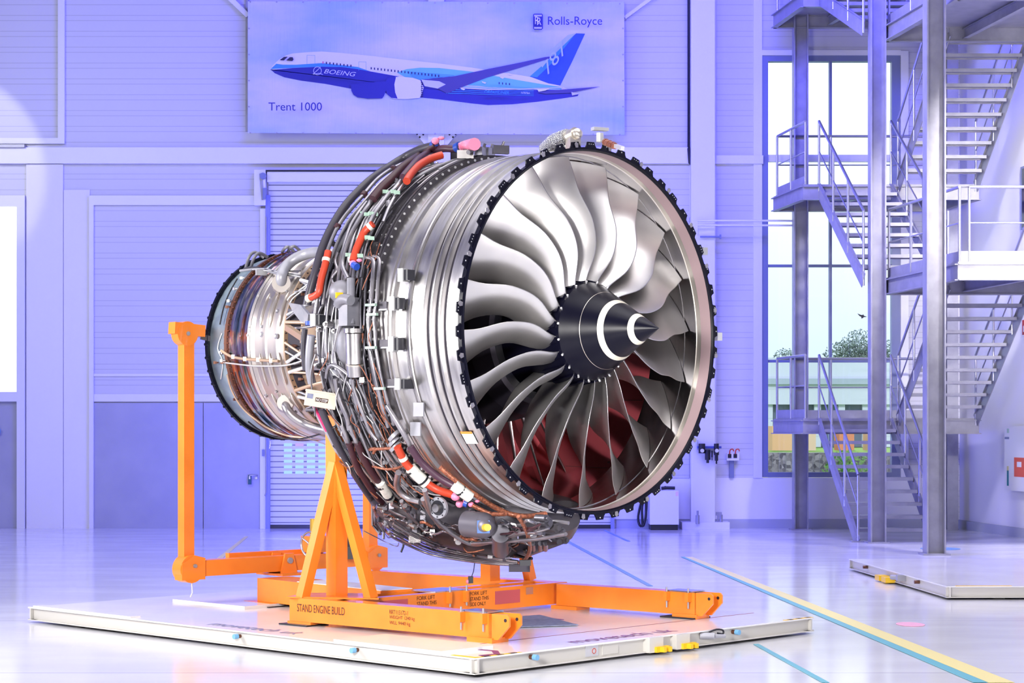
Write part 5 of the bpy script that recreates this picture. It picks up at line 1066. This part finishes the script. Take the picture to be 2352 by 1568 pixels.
P_(b, 'drive_pad', [M['galv'], M['dark'], M['steel']], gb)
c = K(1098, 1205, 1.85); b = MB(); ax = Vector((.8, -.55, -.05)).normalized(); b.cyl(c-ax*.12, c+ax*.05, .105, 26); b.sphere(c+ax*.05, .105, (1, 1, 1), 20); P_(b, 'oil_canister', M['can'], gb)
P_(MB().box(c+Vector((.045, -.112, -.01)), (.10, .012, .10), .12), 'blue_label', mat('blue_label_print', (.06, .15, .45), .4), gb); P_(MB().cyl(K(1114, 1211, 1.98), K(1120, 1211, 2.02), .028, 14), 'yellow_cap', M['yellow'], gb)
P_(MB().cyl(K(1150, 1262, 1.85), K(1150, 1225, 1.85), .075, 20), 'starter_body', M['tubed'], gb)
for i, (px, py, r_) in enumerate(((1250, 1200, .045), (1270, 1212, .04), (1235, 1225, .03), (1258, 1235, .035), (1282, 1218, .025), (1290, 1240, .03), (1245, 1190, .03))):
    c = K(px, py, 1.75); b = MB(); b.cyl(c-EA*.06, c+EA*.05, r_, 14); b.cyl(c+EA*.05, c+EA*.07, r_*.6, 8); P_(b, 'valve', M['gear' if i % 2 else 'tubed'], gb)
for i, px in enumerate((1225, 1241, 1253)): P_(MB().cyl(K(px, 1248, 1.8), K(px, 1262, 1.8), .02, 10), 'drain_plug', M['tubed'], gb)
P_(MB().cyl(K(1262, 1247, 1.8), K(1285, 1245, 1.8), .025, 10), 'valve', M['gear'], gb)
P_(MB().box(K(1193, 1304, 1.98), (.175, .05, .062), .0), 'bottom_plate', M['deep'], gb); P_(MB().box(K(1206, 1292, 1.95), (.09, .06, .045), .1), 'connector_block', M['dark'], gb)
P_(MB().box(K(952, 1234, 1.86), (.10, .04, .085), .1), 'foil_box', M['foil'], gb)
b = MB(); b.prism([K(858, 1155, 1.5), K(878, 1155, 1.5), K(876, 1222, 1.5), K(862, 1205, 1.5)], tuple(EV*.02)); P_(b, 'drain_mast', M['deep'], gb)
b = MB(); b.tube([K(855, 1156, 1.52), K(856, 1205, 1.52), K(872, 1226, 1.52)], .012, 8); b.tube([K(882, 1170, 1.52), K(881, 1238, 1.52)], .012, 8); P_(b, 'drain_tube', M['galv'], gb)
for i in range(50):
    s_ = random.uniform(-.6, -2.0); lat = random.uniform(-.6, .3); z_ = -1.60-.22*random.random(); L_ = random.uniform(.1, .5)
    P_(MB().tube([EP(s_, lat, z_), EP(s_-L_*.5, lat+random.uniform(-.1, .1), z_-.04), EP(s_-L_, lat+random.uniform(-.15, .15), z_+random.uniform(-.04, .1))], random.choice((.005, .007, .01, .014)), 7, sub=3), 'pipe' if i % 2 else 'wire', M[random.choice(('tube', 'tubed', 'dark', 'copper', 'galv'))], gb)
for i in range(34):
    s_ = random.uniform(-.6, -2.0); lat = -.35-.25*random.random(); z_ = -1.45-.35*random.random(); c = EP(s_, lat, z_); d_ = random.uniform(.015, .04)
    P_(MB().cyl(c, c+Vector((random.uniform(-.03, .03), -d_*2, random.uniform(-.04, .02))), d_, 10).box(c, (d_*2, d_*2, d_*2), random.random()*3), 'fitting', M[random.choice(('gear', 'tubed', 'steel', 'box', 'cast'))], gb)
random.seed(23)
def yl(x): return 1222+(x-880)*.33 if x < 960 else 1248+(x-960)*.20
for i in range(95):
    if i < 60: px = random.uniform(872, 1000); py = random.uniform(1150+(px-872)*.25, yl(px)-4)
    else: px = random.uniform(985, 1235); py = random.uniform(yl(px)-26, yl(px)+2) if px < 1140 else random.uniform(1196, 1285)
    c = K(px, py, 1.80 if px > 930 else 1.70); d_ = random.uniform(.010, .026); dv = Vector((random.gauss(0, 1), random.gauss(0, 1), random.gauss(0, 1))).normalized()
    b = MB()
    if i % 3 == 0: b.box(c, (d_*2.4, d_*1.8, d_*2), random.random()*3); b.cyl(c, c+dv*d_*3, d_*.4, 6)
    else: b.cyl(c-dv*d_*1.6, c+dv*d_*1.6, d_, 10); b.cyl(c+dv*d_*1.6, c+dv*d_*2.4, d_*.6, 6)
    P_(b, 'fitting', M[random.choice(('steel', 'tubed', 'gear', 'tube', 'cast', 'steel', 'galv'))], gb)
for i in range(34):
    px = random.uniform(880, 1190); py = random.uniform(max(1150, yl(px)-60), yl(px)-6); L_ = random.uniform(14, 60)
    P_(MB().tube([K(px+L_*u, py+L_*u*(.38 if px < 980 else .16)+random.uniform(-5, 5), 1.83 if px > 930 else 1.74) for u in (0, .35, .7, 1)], random.choice((.005, .007, .010, .013)), 7, sub=4), 'pipe', M[random.choice(('tube', 'tubed', 'copper', 'dark', 'tube'))], gb)
for i in range(16):
    px = random.uniform(1135, 1230); py = random.uniform(1200, 1280)
    P_(MB().tube([K(px, py, 1.82), K(px+random.uniform(5, 30), py+random.uniform(-12, 12), 1.86), K(px+random.uniform(20, 50), py+random.uniform(-20, 20), 1.83)], random.choice((.006, .009, .013)), 7, sub=4), 'pipe', M[random.choice(('tube', 'tubed', 'hose_m', 'dark'))], gb)
w1 = P_(MB().tube([K(1090, 1293, 1.92), K(1088, 1310, 1.92), K(1083, 1325, 1.92)], .005, 6), 'hanging_strap', M['dark'], gb); P_(MB().box(K(1081, 1331, 1.95), (.04, .03, .06), .2), 'strap_clip', M['dark'], gb)
P_(MB().sphere(K(1076, 1335, 1.96), .022), 'pink_tag', M['pink'], gb); P_(MB().tube([K(928, 1240, 1.8), K(926, 1255, 1.8), K(921, 1268, 1.8)], .011, 6), 'hanging_strap', M['dark'], gb)
# --- fittings on top of the case and round the front
b = MB(); A_ = K(1252, 330, 1.55)+Vector((0, .35, 0)); B_ = K(1308, 300, 1.63)+Vector((0, .35, 0)); b.tube([A_, A_+(B_-A_)*.5, B_], .075, 18, rr=lambda u: .06+.03*math.sin(u*2.6)); P_(b, 'foil_wrapped_duct', M['foil'])
b = MB(); b.cyl(B_, B_+(B_-A_)*.32, .055, 14); b.sphere(B_+(B_-A_)*.38+Vector((0, 0, -.01)), .045); b.box(B_+(B_-A_)*.2-Vector((0, 0, .08)), (.1, .08, .1), .5); P_(b, 'silver_fitting', M['gold'])
c = K(1378, 326, 1.53); b = MB(); b.cyl(c, c+Vector((0, 0, .07)), .03, 12); b.box(c+Vector((0, 0, .1)), (.13, .06, .025), .4); P_(b, 'top_sensor', M['box'])
b = MB(); 
for i in range(6): b.cyl(K(1390+i*4, 326+i*1.7, 1.53), K(1393+i*4, 327+i*1.7, 1.53), .028-.003*(i % 2), 10)
P_(b, 'sprung_coupling', M['copper']); P_(MB().beam(K(1414, 335, 1.53), K(1430, 341, 1.53), .03, .03), 'top_bracket', M['box'])
for i, (a_, s_) in enumerate(((96, -.95), (99, -1.1), (103, -1.2), (92, -1.3), (94, -1.15), (101, -1.35), (106, -1.1))):
    c = E(s_, a_, 1.58); P_(MB().box(c, (.14, .05, .07), .3+i).cyl(c, c+Vector((.03, 0, .07)), .012, 8), 'top_bracket', M[('steel', 'galv', 'tubed')[i % 3]])
P_(MB().tube([E(-1.0, 108, 1.60), E(-1.08, 101, 1.62), E(-1.2, 96, 1.6), E(-1.3, 92, 1.56)], .02, 8, sub=3), 'pipe', M['cast'])
for px, py in ((1617, 577), (1650, 773)): P_(MB().box(at(px, py, 16.95), (.05, .05, .07), .5), 'side_bracket', M['box'])
b = MB(); b.prism([E(-.13, 213.5, 1.503), E(-.13, 217.5, 1.503), E(-.26, 217.5, 1.503), E(-.26, 213.5, 1.503)], tuple(E(0, 215, .003)-E(0, 215, 0))); P_(b, 'paper_label', M['white'])
b = MB(); b.prism([E(-.13, 213, 1.506), E(-.13, 213.8, 1.506), E(-.26, 213.8, 1.506), E(-.26, 213, 1.506)], tuple(E(0, 215, .003)-E(0, 215, 0))); P_(b, 'orange_strip', M['orange'])

# --- rear yoke of the stand, carrying the exhaust rim
def yk(s_, lat, z_): p = EP(s_, lat, 0); return Vector((p.x, p.y, z_))
for sgn, px in ((-1, 452), (1, 848)):
    lat = sgn*1.12; p0 = yk(-4.22, lat, .42); p1 = yk(-4.22, lat, 2.72 if sgn < 0 else 1.9)
    if sgn > 0: p1 = yk(-4.22, lat, 2.6)
    MB().beam(p0, p1, .115, .1, up=(.7, -.7, 0)).build('yoke_post', M['orange'], SD)
    MB().beam(yk(-4.22, lat, .42), yk(-4.22, lat, .60), .14, .13, up=(.7, -.7, 0)).build('post_socket', M['orange'], SD)
    b = MB(); c = yk(-4.16, lat, .50); b.cyl(c-EA*.1, c+EA*.04, .13, 24); b.prism([c+EA*.05+EV*(-.12*1)+EZ*-.1, c+EA*.05+EV*.14+EZ*-.1, c+EA*.05+EV*.14+EZ*.1, c+EA*.05+EV*.02+EZ*.13, c+EA*.05-EV*.12+EZ*.05], tuple(EA*-.12)); b.build('knuckle', M['orange'], SD)
    MB().cyl(c+EA*.045+EV*.02+EZ*.03, c+EA*.07+EV*.02+EZ*.03, .018, 10).build('pin', M['galv'], SD)
c = yk(-4.22, -1.14, 2.70); b = MB(); b.cyl(c-EA*.05, c+EA*.06, .115, 24); b.build('yoke_head', M['orange'], SD); MB().cyl(c+EA*.06, c+EA*.07, .02, 10).build('pin', M['galv'], SD)
MB().beam(c-EV*.14+EZ*.05, c+EV*.20+EZ*.03, .11, .11).build('head_arm', M['orange'], SD)
MB().beam(yk(-4.24, -.94, 2.68), yk(-4.2, -.86, 2.66), .05, .05).build('rim_pin', M['gear'], SD)
yb = MB(); yb.beam(yk(-4.22, -1.05, .50), yk(-4.22, 1.05, .50), .16, .15); yb.build('yoke_beam', M['orange'], SD)
MB().beam(yk(-4.36, -.55, .585), yk(-4.36, .6, .585), .06, .06).build('yoke_stiffener', M['orange'], SD)
for o_ in (.1, -.1):
    p = yk(-4.22+o_, 0.0, 0); MB().prism([Vector((p.x, p.y, .40))-EV*.1, Vector((p.x, p.y, .40))+EV*.1, Vector((p.x, p.y, .60))+EV*.05, Vector((p.x, p.y, .60))-EV*.05], tuple(EA*.02)).build('pivot_lug', M['orange'], SD)
MB().cyl(yk(-4.08, 0, .53), yk(-4.36, 0, .53), .03, 14).build('pivot_pin', M['galv'], SD)
p = yk(-4.2, 0, .40); MB().box(p, (.42, .34, .02), math.atan2(EA.y, EA.x)).build('pivot_plate', M['orange'], SD)
# hand wheel gearbox on the yoke
p = yk(-4.22, .42, .72); MB().box(p-EZ*.05, (.2, .22, .16), math.atan2(EA.y, EA.x)).build('winch_housing', M['orange'], SD); MB().cyl(p+EZ*.02, p+EZ*.2, .06, 16).build('winch_gear', mat('brass_yellow', (.8, .5, .08), .3, .6), SD)
cw = at(712, 1250, 18.6); wn_ = MB(); axw = Vector((-.6, -.75, 0)).normalized(); uw = axw.cross(EZ).normalized()
wn_.tube([cw+(uw*math.cos(i*math.pi/12)+EZ*math.sin(i*math.pi/12))*.12 for i in range(25)], .011, 8, caps=False); 
for i in range(3): wn_.cyl(cw, cw+(uw*math.cos(i*2.09+.5)+EZ*math.sin(i*2.09+.5))*.12, .008, 6)
wn_.cyl(cw-axw*.12, cw+axw*.02, .015, 8); wn_.build('hand_wheel', M['rail'], SD)
p = at(805, 1262, 19.2); MB().cyl(p, p+EZ*.16, .055, 14).box(p-EZ*.03, (.14, .14, .12)).build('drive_motor', M['dark'], SD)
MB().tube([yk(-4.16, -1.1, .4), yk(-4.12, -1.12, .28), yk(-4.12, -1.14, .24)], .006, 6).build('pin_cord', M['white'], SD)
